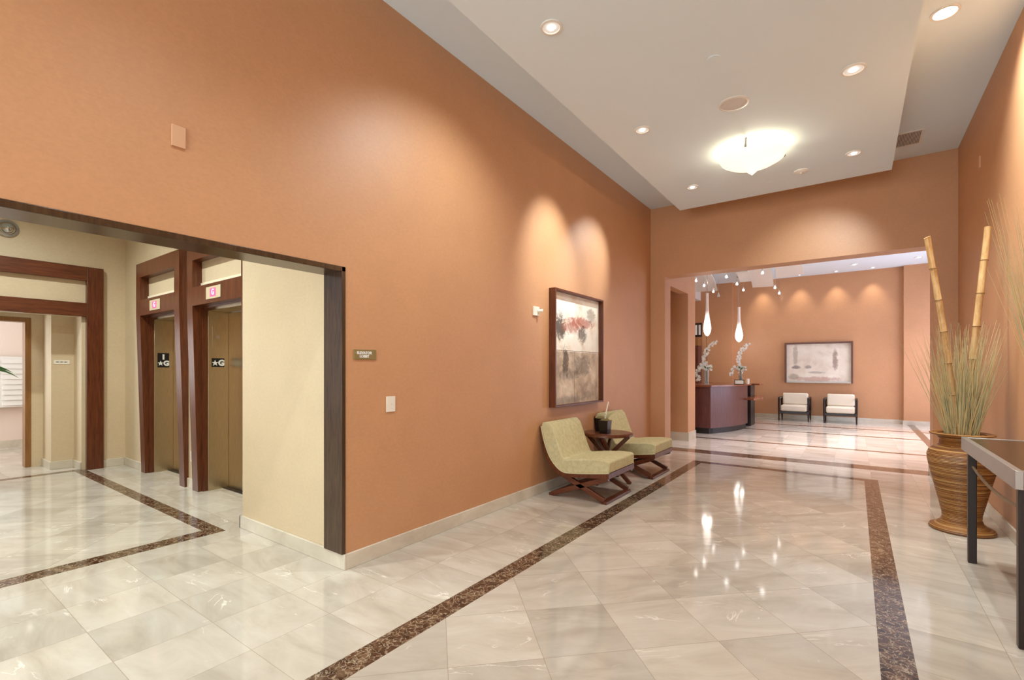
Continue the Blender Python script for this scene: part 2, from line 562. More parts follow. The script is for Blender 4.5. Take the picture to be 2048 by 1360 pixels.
# ------------------------------------------------------------------ walls of the hall
W = 0.2
mb = MB()
mb.box(XL - W, XL, OY, YF + 0.29, 0, ZC)
mb.box(XL - W, XL, -5.0, OY, ZH, ZC)
mb.box(XL - W, XL, -5.0, -2.2, 0, ZH)
struct('wall_left', mb, M['terracotta'])
struct('wall_right', MB().box(XR, XR + W, -5.0, YF + 0.29, 0, ZC), M['terracotta'])
mb = MB()
mb.box(XL, -2.55, YF, YF + 0.29, 0, ZC)
mb.box(0.785, XR, YF, YF + 0.29, 0, ZC)
mb.box(-2.55, 0.785, YF, YF + 0.29, 2.89, ZC)
struct('wall_far', mb, M['terracotta'])
mb = MB()
mb.box(XL - W, XR + W, -5.1, -5.0, 0, 0.3).box(XL - W, XR + W, -5.1, -5.0, 3.6, ZC)
mb.box(XL - W, -2.55, -5.1, -5.0, 0.3, 3.6).box(0.75, XR + W, -5.1, -5.0, 0.3, 3.6)
struct('wall_back', mb, M['terracotta'])
wf = MB()
for x in (-2.55, -1.45, -0.35, 0.70):
    wf.box(x, x + 0.05, -5.08, -5.02, 0.3, 3.6)
wf.box(-2.55, 0.75, -5.08, -5.02, 0.3, 0.36).box(-2.55, 0.75, -5.08, -5.02, 3.54, 3.6).box(-2.55, 0.75, -5.08, -5.02, 2.2, 2.25)
struct('window_1', wf, M['black_metal'])  # unseen window frame added to go with the entrance fill

# ceiling of the hall with the dropped panel
struct('ceiling', MB().box(XL - W, XR + W, -5.1, YF + 0.29, ZC, ZC + 0.1), M['ceiling'])
tray = struct('ceiling_panel', MB().box(-2.10, 0.35, -4.2, 7.15, ZT, ZC), M['ceiling'])
tray['label'] = 'dropped white ceiling panel over the hall'

# ------------------------------------------------------------------ baseboards
B = 0.018; BH = 0.105
struct('baseboard_left', MB().box(XL, XL + B, OY - 0.0, YF, 0, BH), M['base_marble'], bevel=0.003)
struct('baseboard_right', MB().box(XR - B, XR, -5.0, YF, 0, BH), M['base_marble'], bevel=0.003)
mb = MB().box(XL + B, -2.55, YF - B, YF, 0, BH).box(-2.55, -2.55 + B, YF - B, YF + 0.29, 0, BH)
mb.box(0.785, XR - B, YF - B, YF, 0, BH).box(0.785 - B, 0.785, YF - B, YF + 0.29, 0, BH)
struct('baseboard_far', mb, M['base_marble'], bevel=0.003)

# ------------------------------------------------------------------ elevator lobby
mb = MB()
mb.box(-4.24, XL - W, OY, YE + 0.5, 0, 3.6)
struct('wall_pillar', mb, M['beige'])
mb = MB()
E1 = (-7.62, -6.215); E2 = (-6.0, -4.595); LEG = 0.145
ops = [(E1[0] + LEG, E1[1] - LEG), (E2[0] + LEG, E2[1] - LEG)]
YW = YE + 0.30
mb.box(-8.40, ops[0][0], YE, YW, 0, 3.6).box(ops[0][1], ops[1][0], YE, YW, 0, 3.6).box(ops[1][1], -4.24, YE, YW, 0, 3.6)
mb.box(ops[0][0], ops[0][1], YE, YW, ZH, 3.6).box(ops[1][0], ops[1][1], YE, YW, ZH, 3.6)
struct('wall_elevators', mb, M['beige'])
# end wall of the lobby with its wide portal
XE = -8.40
mb = MB()
mb.box(XE - 0.16, XE, 1.78, YW, 0, 3.6).box(XE - 0.16, XE, -1.6, 1.78, 2.06, 3.6).box(XE - 0.16, XE, -1.6, -0.9, 0, 2.06)
struct('wall_lobby_end', mb, M['beige'])
struct('wall_lobby_near', MB().box(XE, XL - W, -2.3, -2.2, 0, 3.6), M['beige'])
struct('ceiling_lobby', MB().box(-8.56, XL - W, -2.3, YW, 3.6, 3.7), M['ceiling'])
# corridor behind the portal and the mail room
mb = MB()
mb.box(-8.78, XE - 0.16, 1.78, 1.9, 0, 2.5)
mb.box(-8.90, -8.78, 1.55, 1.9, 0, 2.5)
mb.box(-9.25, -8.90, 1.55, 1.65, 0, 2.5)
mb.box(-9.40, -9.25, 1.43, 1.65, 0, 2.5)
mb.box(-9.40, -9.25, -1.0, 1.43, 2.06, 2.5)
mb.box(-9.40, -9.25, -1.6, -0.6, 0, 2.06)
mb.box(-9.40, XE - 0.16, -1.7, -1.6, 0, 2.5)
struct('wall_corridor', mb, M['beige'])
struct('ceiling_corridor', MB().box(-9.40, XE - 0.16, -1.7, 1.9, 2.13, 2.2), M['ceiling'])
mb = MB()
mb.box(-12.0, -11.9, -1.8, 2.6, 0, 2.5).box(-11.9, -9.40, 2.5, 2.6, 0, 2.5).box(-11.9, -9.40, -1.8, -1.7, 0, 2.5)
mb.box(-9.48, -9.40, 1.66, 2.5, 0, 2.5)
struct('wall_mail_room', mb, M['pink_white'])
struct('ceiling_mail_room', MB().box(-12.0, -9.40, -1.8, 2.6, 2.5, 2.6), M['ceiling'])
struct('baseboard_mail_room', MB().box(-11.9, -11.88, -1.7, 2.5, 0, 0.12), M['base_marble'])

# lobby baseboards
mb = MB()
mb.box(-4.24 - B, XL + B, OY - B, OY - 0.0005, 0, BH).box(-4.24 - B, -4.24, OY - B, YE, 0, BH)
struct('baseboard_pillar', mb, M['base_marble'], bevel=0.003)
mb = MB()
mb.box(XE, E1[0], YE - B, YE, 0, BH).box(E1[1], E2[0], YE - B, YE, 0, BH).box(E2[1], -4.26, YE - B, YE, 0, BH)
struct('baseboard_elevators', mb, M['base_marble'], bevel=0.003)
mb = MB()
mb.box(XE, XE + B, 2.0, YE - B, 0, BH)
mb.box(-8.78, XE, 1.78 - B, 1.78, 0, BH).box(-8.78, -8.78 + B, 1.55 - B, 1.78, 0, BH).box(-9.25, -8.78, 1.55 - B, 1.55, 0, BH)
struct('baseboard_corridor', mb, M['base_marble'], bevel=0.003)

# opening liner (dark wood jamb and head)
mb = MB()
mb.box(XL - W - 0.005, XL + 0.006, OY - 0.03, OY - 0.001, BH, ZH - 0.001)
mb.box(XL - W - 0.005, XL + 0.006, -2.2, OY - 0.001, ZH - 0.035, ZH - 0.001)
struct('trim_1', mb, M['trim_wood'], bevel=0.003)


# ------------------------------------------------------------------ elevators


def elevator(name, x0, label, sign, gx):
    """origin at the left foot of the wooden surround, on the wall plane"""
    r = empty(name, (x0, YE, 0), 0, label, 'elevator')
    Wd = E1[1] - E1[0]
    prof = [(-0.04, 0), (-0.095, 2.04), (-0.095, 2.715), (-0.001, 2.715), (-0.001, 0)]
    pin = [(-0.04, 0), (-0.095, 2.04), (-0.001, 2.04), (-0.001, 0)]
    f = MB()
    f.prism(prof, 'x', 0, LEG).prism(prof, 'x', Wd - LEG, Wd)
    f.box(LEG, Wd - LEG, -0.095, -0.001, 2.04, 2.24)
    f.box(LEG, Wd - LEG, -0.095, -0.001, 2.535, 2.715)
    f.build('wood_surround', M['wood'], r)
    g = MB()
    for a, b in ((LEG + 0.0005, LEG + 0.02), (Wd - LEG - 0.02, Wd - LEG - 0.0005)):
        g.box(a, b, -0.001, 0.05, 0, 2.038)
    g.box(LEG + 0.02, Wd - LEG - 0.02, -0.001, 0.05, 2.02, 2.038)
    g.build('wood_jamb', M['wood'], r)
    g = MB()
    g.box(LEG + 0.0005, LEG + 0.03, 0.05, 0.299, 0, 2.0).box(Wd - LEG - 0.03, Wd - LEG - 0.0005, 0.05, 0.299, 0, 2.0)
    g.box(LEG + 0.0005, Wd - LEG - 0.0005, 0.05, 0.299, 2.0, 2.038)
    g.build('steel_frame', M['steel'], r, bevel=0.003)
    mid = Wd / 2
    for a, b in ((LEG + 0.034, mid - 0.003), (mid + 0.003, Wd - LEG - 0.034)):
        MB().box(a, b, 0.262, 0.29, 0.006, 1.996).build('door_panel', M['steel'], r, bevel=0.002)
    MB().box(LEG + 0.03, Wd - LEG - 0.03, 0.2, 0.299, 0.0, 0.005).build('door_sill', M['black_metal'], r)
    # cream strip along the bottom of the transom recess
    MB().box(LEG, Wd - LEG, -0.012, -0.001, 2.241, 2.30).build('transom_strip', M['pale_cream'], r)
    ix = 0.50 if gx == 0 else 0.50
    p = MB().box(ix, ix + 0.335, -0.101, -0.095, 2.078, 2.205).build('floor_indicator', M['plate_cream'], r, bevel=0.002)
    MB().box(ix + 0.095, ix + 0.235, -0.102, -0.101, 2.098, 2.185).build('indicator_window', M['led_glow'], p)
    text_mesh('G', 0.085, M['led'], 'led_digit', p, (ix + 0.165, -0.103, 2.1415), (1, 0, 0), depth=0.0008, bold=0.002)
    # floor designation plate on the steel frame, facing +x
    X = LEG + 0.0305
    n = len(sign)
    zt = 1.475 if n == 1 else 1.565
    zb = 1.375 if n == 1 else 1.375
    p = MB().box(X, X + 0.004, 0.085, 0.215, zb, zt).build('floor_plate', M['black'], r)
    for i, s in enumerate(sign):
        zc = zt - 0.055 - i * 0.082
        if s == '*G':
            star = []
            for k in range(10):
                rr = 0.036 if k % 2 == 0 else 0.015
                a = PI / 2 + k * PI / 5
                star.append((0.118 + rr * math.cos(a) * -1, zc + rr * math.sin(a)))
            MB().prism(star, 'x', X + 0.004, X + 0.006).build('star_symbol', M['white_letter'], p)
            text_mesh('G', 0.088, M['white_letter'], 'floor_letter', p, (X + 0.005, 0.183, zc), (0, 1, 0), depth=0.001, bold=0.005)
        else:
            text_mesh(s, 0.085, M['white_letter'], 'floor_letter', p, (X + 0.005, 0.15, zc), (0, 1, 0), depth=0.001, bold=0.006)
    return r


plainblack = M['black']
e1 = elevator('elevator', E1[0], 'wood-framed elevator farther down the lobby, plate reading 1 over star G', ['1', '*G'], 0)
e2 = elevator('elevator.001', E2[0], 'wood-framed steel elevator nearest the beige pillar, plate reading star G', ['*G'], 1)
# keyhole plate on the steel frame of the nearer elevator
X = LEG + 0.0305
kp = MB().box(X, X + 0.002, 0.09, 0.20, 1.60, 1.83).build('key_plate', M['steel'], e2, bevel=0.001)
k = MB(); k.tube([(X + 0.002, 0.145, 1.715), (X + 0.008, 0.145, 1.715)], 0.02, 16).build('key_switch', M['chrome'], kp)

# call button and outlet between the elevators
o = MB().box(-6.135, -6.055, YE - 0.012, YE, 1.0, 1.13).build('call_button_plate', M['white_plastic'], bevel=0.003)
tag(o, 'white call button plate on the wall between the two elevators', 'call button')
MB().box(-6.108, -6.082, YE - 0.016, YE - 0.012, 1.045, 1.085).build('button', M['grille'], o)
o = MB().box(-6.135, -6.06, YE - 0.012, YE, 0.30, 0.42).build('wall_outlet', M['white_plastic'], bevel=0.003)
tag(o, 'white outlet plate low on the wall between the two elevators', 'outlet')
MB().box(-6.115, -6.08, YE - 0.015, YE - 0.012, 0.325, 0.395).build('socket', M['grille'], o)

# wide portal surround at the end of the lobby
r = empty('portal_surround', (XE, 1.78, 0), 0, 'dark wood portal frame with open transom at the lobby end, around the mail room corridor', 'door frame')
XO = 0.07
for a, b in ((0.04, 0.215), (-2.9, -2.72)):
    MB().box(0.0, XO, a, b, 0, 2.72).build('leg', M['wood'], r, bevel=0.003)
MB().box(0.0, XO, -2.72, 0.04, 2.535, 2.72).build('head_rail', M['wood_h'], r, bevel=0.003)
MB().box(0.0, XO, -2.72, 0.04, 2.055, 2.235).build('transom_rail', M['wood_h'], r, bevel=0.003)

# door frame of the mail room
mb = MB()
mb.box(-9.42, -9.235, 1.37, 1.43, 0, 2.06).box(-9.42, -9.235, -0.6, 1.37, 2.0, 2.06)
struct('trim_2', mb, M['honey_wood'], bevel=0.003)

# corridor sign and downlight
o = MB().box(-8.78, -8.772, 1.575, 1.735, 1.42, 1.475).build('corridor_sign', M['white_plastic'], bevel=0.001)
tag(o, 'small pale sign with one line of grey print inside the corridor', 'sign')
tx = MB()
y = 1.595
for i in range(17):
    wd = 0.0035 + 0.002 * (i * 7 % 3)
    if i not in (5, 11): tx.box(-8.772, -8.7712, y, y + wd, 1.443, 1.455)
    y += 0.0068
tx.build('print', M['black'], o)

# white mailbox unit in the mail room
r = empty('mailbox_unit', (-11.9, 1.0, 0.70), 0, 'white wall of mailboxes with stacked horizontal doors in the mail room', 'mailboxes')
MB().box(0.001, 0.16, -0.7, 0.85, 0.0, 0.87).build('cabinet', M['white_paint'], r, bevel=0.004)
for (ya, yb, n, z0, z1) in ((0.47, 0.83, 9, 0.03, 0.84), (0.12, 0.42, 3, 0.56, 0.84), (-0.28, 0.09, 9, 0.03, 0.84)):
    h = (z1 - z0) / n
    for k in range(n):
        d = MB().prism([(0.16, z0 + k * h + 0.008), (0.185, z0 + k * h + 0.004), (0.163, z0 + (k + 1) * h - 0.012), (0.16, z0 + (k + 1) * h - 0.012)], 'y', ya, yb).build('mailbox_door', M['white_paint'], r)
MB().box(0.16, 0.168, 0.12, 0.42, 0.03, 0.53).build('parcel_door', M['white_paint'], r, bevel=0.002)
# lobby wall dome sensor
r = empty('dome_sensor', (XE, 1.09, 3.07), 0, 'round chrome and dark dome fixture high on the lobby end wall', 'fixture')
r.rotation_euler = (0, PI / 2, 0)
MB().lathe([(0.0, 0.001), (0.105, 0.001), (0.105, 0.02), (0.075, 0.035)], n=28).build('ring', M['pewter'], r, smooth=True)
MB().lathe([(0.075, 0.03), (0.06, 0.06), (0.03, 0.085), (0.0001, 0.09)], n=28).build('dome', M['chrome'], r, smooth=True)

# potted plant whose leaves reach into the lobby view
r = empty('potted_plant', (-7.04, 0.47, 0), 0, 'green leafy plant whose long leaf tips enter at the left edge', 'plant')
MB().lathe([(0.0, 0), (0.15, 0), (0.20, 0.42), (0.21, 0.45), (0.18, 0.45), (0.17, 0.40), (0.0, 0.40)], n=24).build('pot', M['black_metal'], r, smooth=True)
MB().tube([(0, 0, 0.40), (0.01, 0.0, 0.9), (0, 0.01, 1.15)], [0.02, 0.016, 0.01], 8).build('stem', M['leaf'], r)


def leaf(p0, p1, p2, wdt, parent, mat, bank=0.0):
    m_ = MB(); n = 12; L = []; R = []; Cn = []
    p0, p1, p2 = Vector(p0), Vector(p1), Vector(p2)
    for i in range(n + 1):
        s_ = i / n
        c = p0 * (1 - s_) ** 2 + p1 * 2 * s_ * (1 - s_) + p2 * s_ ** 2
        d = ((p1 - p0) * (1 - s_) + (p2 - p1) * s_).normalized()
        sd = d.cross(Vector((0, 0, 1))).normalized()
        sd = (sd * math.cos(bank) + Vector((0, 0, 1)) * math.sin(bank)).normalized()
        ww = wdt * math.sin(PI * min(1, s_ * 0.93 + 0.07)) ** 0.7
        L.append(c + sd * ww + Vector((0, 0, 0.25 * ww))); R.append(c - sd * ww + Vector((0, 0, 0.25 * ww))); Cn.append(c)
    vs = L + Cn + R; k_ = n + 1
    fs = []
    for i in range(n):
        fs += [(i, i + 1, k_ + i + 1, k_ + i), (k_ + i, k_ + i + 1, 2 * k_ + i + 1, 2 * k_ + i)]
    m_.add(vs, fs)
    o_ = m_.build('leaf', mat, parent, smooth=True)
    sol = o_.modifiers.new('solid', 'SOLIDIFY'); sol.thickness = 0.002
    return o_


leaf((0, 0, 1.1), (0.30, 0.22, 1.50), (0.610, 0.44, 1.270), 0.026, r, M['leaf'], 1.0)
leaf((0, 0, 1.12), (0.28, 0.20, 1.50), (0.565, 0.41, 1.318), 0.026, r, M['leaf'], 1.0)
for a in range(7):
    t_ = a * 0.85 + 2.2
    leaf((0, 0, 0.9 + 0.04 * a), (0.25 * math.cos(t_), 0.2 * math.sin(t_), 1.35), (0.5 * math.cos(t_), 0.28 * math.sin(t_) - 0.1, 1.15), 0.035, r, M['leaf'])

# ------------------------------------------------------------------ reception room
mb = MB()
mb.box(-3.0, 2.6, YB, YB + 0.1, 0, 3.9)
mb.box(-5.0, -2.9, YB - 0.12, YB + 0.1, 0, 3.9)
mb.box(0.96, 2.6, YB - 0.14, YB, 0, 3.9)
struct('wall_reception_back', mb, M['terracotta'])
mb = MB()
mb.box(2.5, 2.6, 8.14, 11.1, 0, 3.9).box(2.5, 2.6, 14.9, YB, 0, 3.9).box(2.5, 2.6, 11.1, 14.9, 0, 0.3).box(2.5, 2.6, 11.1, 14.9, 3.1, 3.9)
mb.box(XR, 2.6, 8.04, 8.14, 0, 3.9)
struct('wall_reception_right', mb, M['terracotta'])
wf = MB()
for y in (11.1, 12.03, 12.97, 13.9, 14.84): wf.box(2.52, 2.58, y, y + 0.06, 0.3, 3.1)
wf.box(2.52, 2.58, 11.1, 14.9, 0.3, 0.36).box(2.52, 2.58, 11.1, 14.9, 3.04, 3.1)
struct('window_2', wf, M['black_metal'])
mb = MB()
mb.box(-2.70, -2.55, 9.19, 9.68, 0, 3.9)
mb.box(-2.70, -2.55, 8.14, 9.19, 2.77, 3.9)
mb.box(-5.0, -2.70, 9.19, 9.34, 0, 3.9)
mb.box(-5.1, -5.0, 8.0, YB + 0.1, 0, 3.9)
mb.box(-5.0, XL - W, 8.0, 8.1, 0, 3.9)
struct('wall_reception_left', mb, M['terracotta'])
struct('ceiling_reception', MB().box(-5.1, 2.6, 8.14, YB + 0.1, 3.88, 3.98), M['ceiling'])
struct('ceiling_alcove', MB().box(-5.0, -2.70, 8.1, 9.19, 2.9, 3.0), M['ceiling'])
struct('trim_3', MB().box(-5.0, -3.78, 9.34, YB - 0.12, 3.42, 3.88), M['white_paint'])
mb = MB()
mb.box(-2.9, 0.96, YB - B, YB, 0, BH).box(0.96 - B, 2.5, YB - 0.14 - B, YB - 0.14, 0, BH).box(-5.0, -2.9 + B, YB - 0.12 - B, YB - 0.12, 0, BH)
struct('baseboard_reception', mb, M['base_marble'])
mb = MB()
mb.box(-5.0, -2.55, 9.19 - B, 9.19, 0, BH * 1.5).box(-2.55, -2.55 + B, 9.19 - B, 9.68, 0, BH * 1.5)
struct('baseboard_alcove', mb, M['base_marble'])

# floating ceiling clouds
clouds = [
    ('ceiling_cloud', [(-3.13, 11.87), (-2.77, 11.9), (-3.2, 14.5), (-3.85, 14.3)], 'floating white ceiling panel nearest the left end of the reception desk'),
    ('ceiling_cloud.001', [(-2.27, 12.0), (-2.0, 12.03), (-2.13, 13.35), (-2.42, 13.4)], 'small floating ceiling panel behind the right drop pendant'),
    ('ceiling_cloud.002', [(-1.95, 11.6), (-1.49, 11.7), (-1.79, 14.6), (-2.29, 14.5)], 'tilted grey floating ceiling panel, the lowest hanging of the three large ones'),
    ('ceiling_cloud.003', [(-1.44, 11.9), (-0.93, 11.9), (-0.98, 13.2), (-1.58, 13.3)], 'floating ceiling panel at the right end of the row'),
]
for nm, q, lb in clouds:
    r = empty(nm, (0, 0, 0), 0, lb, 'ceiling panel', 'floating ceiling panels in reception')
    m_ = MB(); n = 10
    for k in range(n + 1):
        s_ = k / n
        a = Vector((*q[0], 0)).lerp(Vector((*q[3], 0)), s_); b = Vector((*q[1], 0)).lerp(Vector((*q[2], 0)), s_)
        z = 3.60 + 0.06 * math.sin(PI * s_)
        m_.v += [(a.x, a.y, z), (b.x, b.y, z), (a.x, a.y, z + 0.03), (b.x, b.y, z + 0.03)]
    for k in range(n):
        c_ = 4 * k
        for f_ in ((0, 4, 5, 1), (2, 3, 7, 6), (0, 2, 6, 4), (1, 5, 7, 3)):
            m_.f.append([c_ + i for i in f_]); m_.m.append(0)
    m_.f += [[0, 1, 3, 2], [4 * n, 4 * n + 2, 4 * n + 3, 4 * n + 1]]; m_.m += [0, 0]
    m_.build('panel', M['white_paint'], r, smooth=True)
    cx = sum(p[0] for p in q) / 4; cy = sum(p[1] for p in q) / 4
    for dx, dy in ((-0.1, -0.5), (0.1, -0.5), (-0.1, 0.4), (0.1, 0.4)):
        MB().tube([(cx + dx, cy + dy, 3.64), (cx + dx, cy + dy, 3.88)], 0.003, 6).build('hanging_wire', M['chrome'], r)

# little halogen pendants
halos = [(-3.015, 11.52), (-3.03, 12.32), (-3.06, 13.4), (-3.13, 14.3), (-2.333, 11.43), (-2.33, 12.57), (-2.365, 13.6), (-1.611, 11.41), (-1.646, 13.67), (-1.675, 14.75)]
hl = ['leftmost and nearest of the small halogen pendants', 'small halogen pendant just left of the nearer drop pendant', 'small halogen pendant just right of the nearer drop pendant',
      'small unlit cone pendant against the back wall right of the nearer drop pendant', 'nearest small halogen pendant of the middle row', 'small halogen pendant directly above the farther drop pendant',
      'small halogen pendant just right of the farther drop pendant', 'highest small halogen pendant, in front of the tilted ceiling panel', 'small halogen pendant under the right edge of the tilted ceiling panel', 'rightmost and lowest of the small halogen pendants']
for i, (x, y) in enumerate(halos):
    r = empty('halogen_pendant', (x, y, 3.40), 0, hl[i], 'pendant light', 'small halogen pendants over the reception')
    MB().lathe([(0.012, 0.12), (0.02, 0.08), (0.036, 0.0), (0.033, 0.0), (0.014, 0.085)], n=16).build('shade', M['glass'] if i != 3 else M['white_paint'], r, smooth=True)
    MB().tube([(0, 0, 0.12), (0, 0, 0.48)], 0.003, 6).build('cable', M['chrome'], r)
    if i != 3:
        MB().lathe([(0.0001, -0.004), (0.018, 0.004), (0.022, 0.02), (0.016, 0.04), (0.0001, 0.05)], n=12).build('bulb', M['halogen'], r, smooth=True)

# drop pendants


def drop_pendant(x, y, z, H, rb, label):
    r = empty('drop_pendant', (x, y, z), 0, label, 'pendant light', 'long glass drop pendants over the reception')
    prof = [(0.0001, 0.0), (0.3, 0.012), (0.62, 0.045), (0.88, 0.10), (1.0, 0.17), (0.97, 0.23), (0.82, 0.32), (0.62, 0.42), (0.46, 0.54), (0.38, 0.68), (0.35, 0.85), (0.34, 1.0)]
    pr = [(max(a, 0.0) * rb, b * H) for a, b in prof]
    MB().lathe(pr, n=28, cap1=True).build('glass_drop', M['drop'], r, smooth=True)
    MB().tube([(0, 0, H), (0, 0, 3.88 - z - 0.03)], 0.008, 8).build('rod', M['chrome'], r)
    MB().lathe([(0.0001, 0), (0.06, 0), (0.06, 0.03), (0.0001, 0.03)], cz=3.88 - z - 0.031, n=20).build('canopy', M['chrome'], r, smooth=True)
    d = bpy.data.lights.new('drop_lamp', 'POINT'); d.energy = 6; d.color = (1, 0.88, 0.8); d.shadow_soft_size = rb * 1.2
    o = bpy.data.objects.new('drop_lamp', d); o.location = (0, 0, -0.12); C.objects.link(o); o.parent = r
    return r


drop_pendant(-2.60, 10.83, 2.07, 0.93, 0.078, 'nearer glass drop pendant, above the left end of the reception desk')
drop_pendant(-2.556, 14.07, 2.09, 0.95, 0.098, 'farther glass drop pendant on a thin rod, behind the desk')

# reception desk
r = empty('reception_desk', (-2.44, 10.44, 0), 0, 'curved dark wood reception desk with a thin lighter top', 'reception desk')
front = []
for k in range(13):
    s_ = k / 12
    # gentle bulge
    bx, by = 0.45 * s_, 1.50 * s_
    nx, ny = 0.958, -0.287
    bul = 0.085 * math.sin(PI * s_)
    front.append((bx + nx * bul, by + ny * bul))
back = [(0.45 - 0.75, 1.75), (-0.9, 0.9), (-1.1, 0.0)]
poly = front + back
MB().prism([(x, y) for x, y in poly], 'z', 0.12, 0.985).build('body', M['desk_wood'], r, smooth=True, angle=0.5)
toe = [(x * 1.0 - 0.02, y) for x, y in front] + back
toe = [(x - 0.02 if i < 13 else x, y + 0.03 if i in (0,) else y) for i, (x, y) in enumerate(toe)]
MB().prism(toe, 'z', 0.0, 0.12).build('toe_kick', M['black_metal'], r)
top = [(x + 0.06, y - 0.03) for x, y in front]
top[0] = (0.03, -0.07)
top = top + [(0.52, 1.62), (-0.3, 1.85), (-0.95, 0.95), (-1.2, -0.07)]
MB().prism(top, 'z', 0.985, 1.02).build('desk_top', M['desk_top'], r, bevel=0.004)
MB().box(0.28, 0.43, 2.05, 2.6, 0.0, 0.975).build('end_block', M['black_wood'], r, bevel=0.004)
MB().prism([(0.25, 1.35), (0.62, 1.25), (0.72, 1.75), (0.60, 2.72), (0.25, 2.6)], 'z', 0.66, 0.70).build('side_shelf', M['desk_top'], r, bevel=0.004)
MB().prism([(-0.7, 2.5), (0.60, 2.15), (0.66, 2.3), (0.5, 2.75), (-0.7, 2.8)], 'z', 0.975, 1.005).build('rear_counter', M['desk_top'], r, bevel=0.004)
MB().box(-0.68, 0.28, 2.56, 2.62, 0.0, 0.975).build('rear_panel', M['desk_wood'], r)


def orchid(x, y, z, label, glass_r, H, bowl, twig, seed):
    R_ = random.Random(seed)
    r = empty('orchid_vase', (x, y, z), 0, label, 'flower arrangement')
    if bowl:
        MB().lathe([(0.045, 0.0), (0.05, 0.005), (0.035, 0.03), (0.04, H * 0.75), (0.10, H), (0.097, H), (0.036, H * 0.74), (0.03, 0.03)], n=20, cap0=True).build('vase', M['glass'], r, smooth=True)
    else:
        MB().lathe([(glass_r, 0.0), (glass_r, 0.01), (glass_r * 0.92, H * 0.5), (glass_r * 1.1, H), (glass_r * 1.05, H), (glass_r * 0.88, H * 0.5), (glass_r * 0.9, 0.01)], n=20, cap0=True).build('vase', M['glass'], r, smooth=True)
    MB().tube([(0, 0, H * 0.1), (0.01, 0.0, H * 0.6), (0, 0, H)], 0.012, 8).build('stems', M['leaf'], r)
    ux, uy = 0.81, 0.586       # direction across the view
    sprays = [([(0, 0, H), (-0.05, 0, H + 0.2), (0.0, 0, H + 0.42), (0.20, 0, H + 0.62)], 26), ([(0, 0, H), (-0.12, 0, H + 0.08), (-0.20, 0, H - 0.03), (-0.22, 0, H - 0.14)], 14), ([(0, 0, H), (0.05, 0, H + 0.06), (0.11, 0, H + 0.03)], 8)]
    if not bowl: sprays[1] = ([(0, 0, H), (-0.12, 0, H + 0.10), (-0.20, 0, H - 0.05), (-0.17, 0, H - 0.24)], 34)
    fm = MB(); stem = MB()
    for pts, nb in sprays:
        P = [Vector((p[0] * ux, p[0] * uy, p[2])) for p in pts]
        stem.tube(P, 0.004, 5)
        nb = int(nb * 1.8)
        for k in range(nb):
            s_ = (k + 0.5) / nb * (len(P) - 1) * 0.92 + 0.15
            i_ = min(int(s_), len(P) - 2)
            c = P[i_].lerp(P[i_ + 1], min(1, s_ - i_)) + Vector([R_.uniform(-0.035, 0.035) for _ in range(3)])
            sz = 0.026 + 0.008 * R_.random()
            a0 = R_.random() * 6.28
            nrm = Vector((0.4 + R_.uniform(-.4, .4), -0.9, R_.uniform(-.3, .4))).normalized()
            a = nrm.cross(Vector((0, 0, 1))).normalized(); b = nrm.cross(a)
            for q in range(5):
                an = a0 + q * 2 * PI / 5
                d1 = a * math.cos(an) + b * math.sin(an); d2 = a * math.cos(an + 0.5) + b * math.sin(an + 0.5); d3 = a * math.cos(an - 0.5) + b * math.sin(an - 0.5)
                fm.add([c, c + d3 * sz * 0.7 + nrm * 0.004, c + d1 * sz + nrm * 0.008, c + d2 * sz * 0.7 + nrm * 0.004], [(0, 1, 2, 3)])
    stem.build('flower_stem', M['leaf'], r)
    fo = fm.build('blossoms', M['blossom'], r); fo['kind'] = 'stuff'
    for k in range(7):
        an = k * 0.9
        leaf((0, 0, H - 0.02), (0.06 * math.cos(an), 0.06 * math.sin(an), H + 0.08), (0.13 * math.cos(an), 0.13 * math.sin(an), H + 0.03 + 0.05 * (k % 2)), 0.018, r, M['leaf'])
    if twig:
        MB().tube([(0.0, 0.0, H * 0.5), (0.01, 0.0, H + 0.4), (-0.01, 0, H + 0.9)], [0.006, 0.005, 0.003], 6).build('twig', M['trim_wood'], r)
    return r


orchid(-2.54, 10.52, 1.02, 'white orchids cascading from a clear vase on the desk, left', 0.05, 0.32, False, True, 3)
orchid(-2.12, 11.85, 1.02, 'white orchid spray in a footed glass bowl vase on the desk, right', 0.04, 0.32, True, False, 5)
r = MB().box(-2.13, -1.93, 11.20, 11.225, 1.021, 1.125).build('desk_sign', M['black_metal'], bevel=0.003)
tag(r, 'small black framed card holder standing on the desk', 'sign')
MB().box(-2.115, -1.945, 11.197, 11.20, 1.035, 1.11).build('card', M['white_paint'], r)
for i, (dx, nm, lb) in enumerate(((0, 'white_cup', 'small white cup beside the card holder on the desk'),)):
    o = MB().lathe([(0.0001, 0), (0.028, 0), (0.032, 0.09), (0.03, 0.12), (0.0001, 0.12)], cx=-1.93, cy=11.62, cz=1.021, n=16).build(nm, M['white_plastic'], smooth=True)
    tag(o, lb, 'cup')

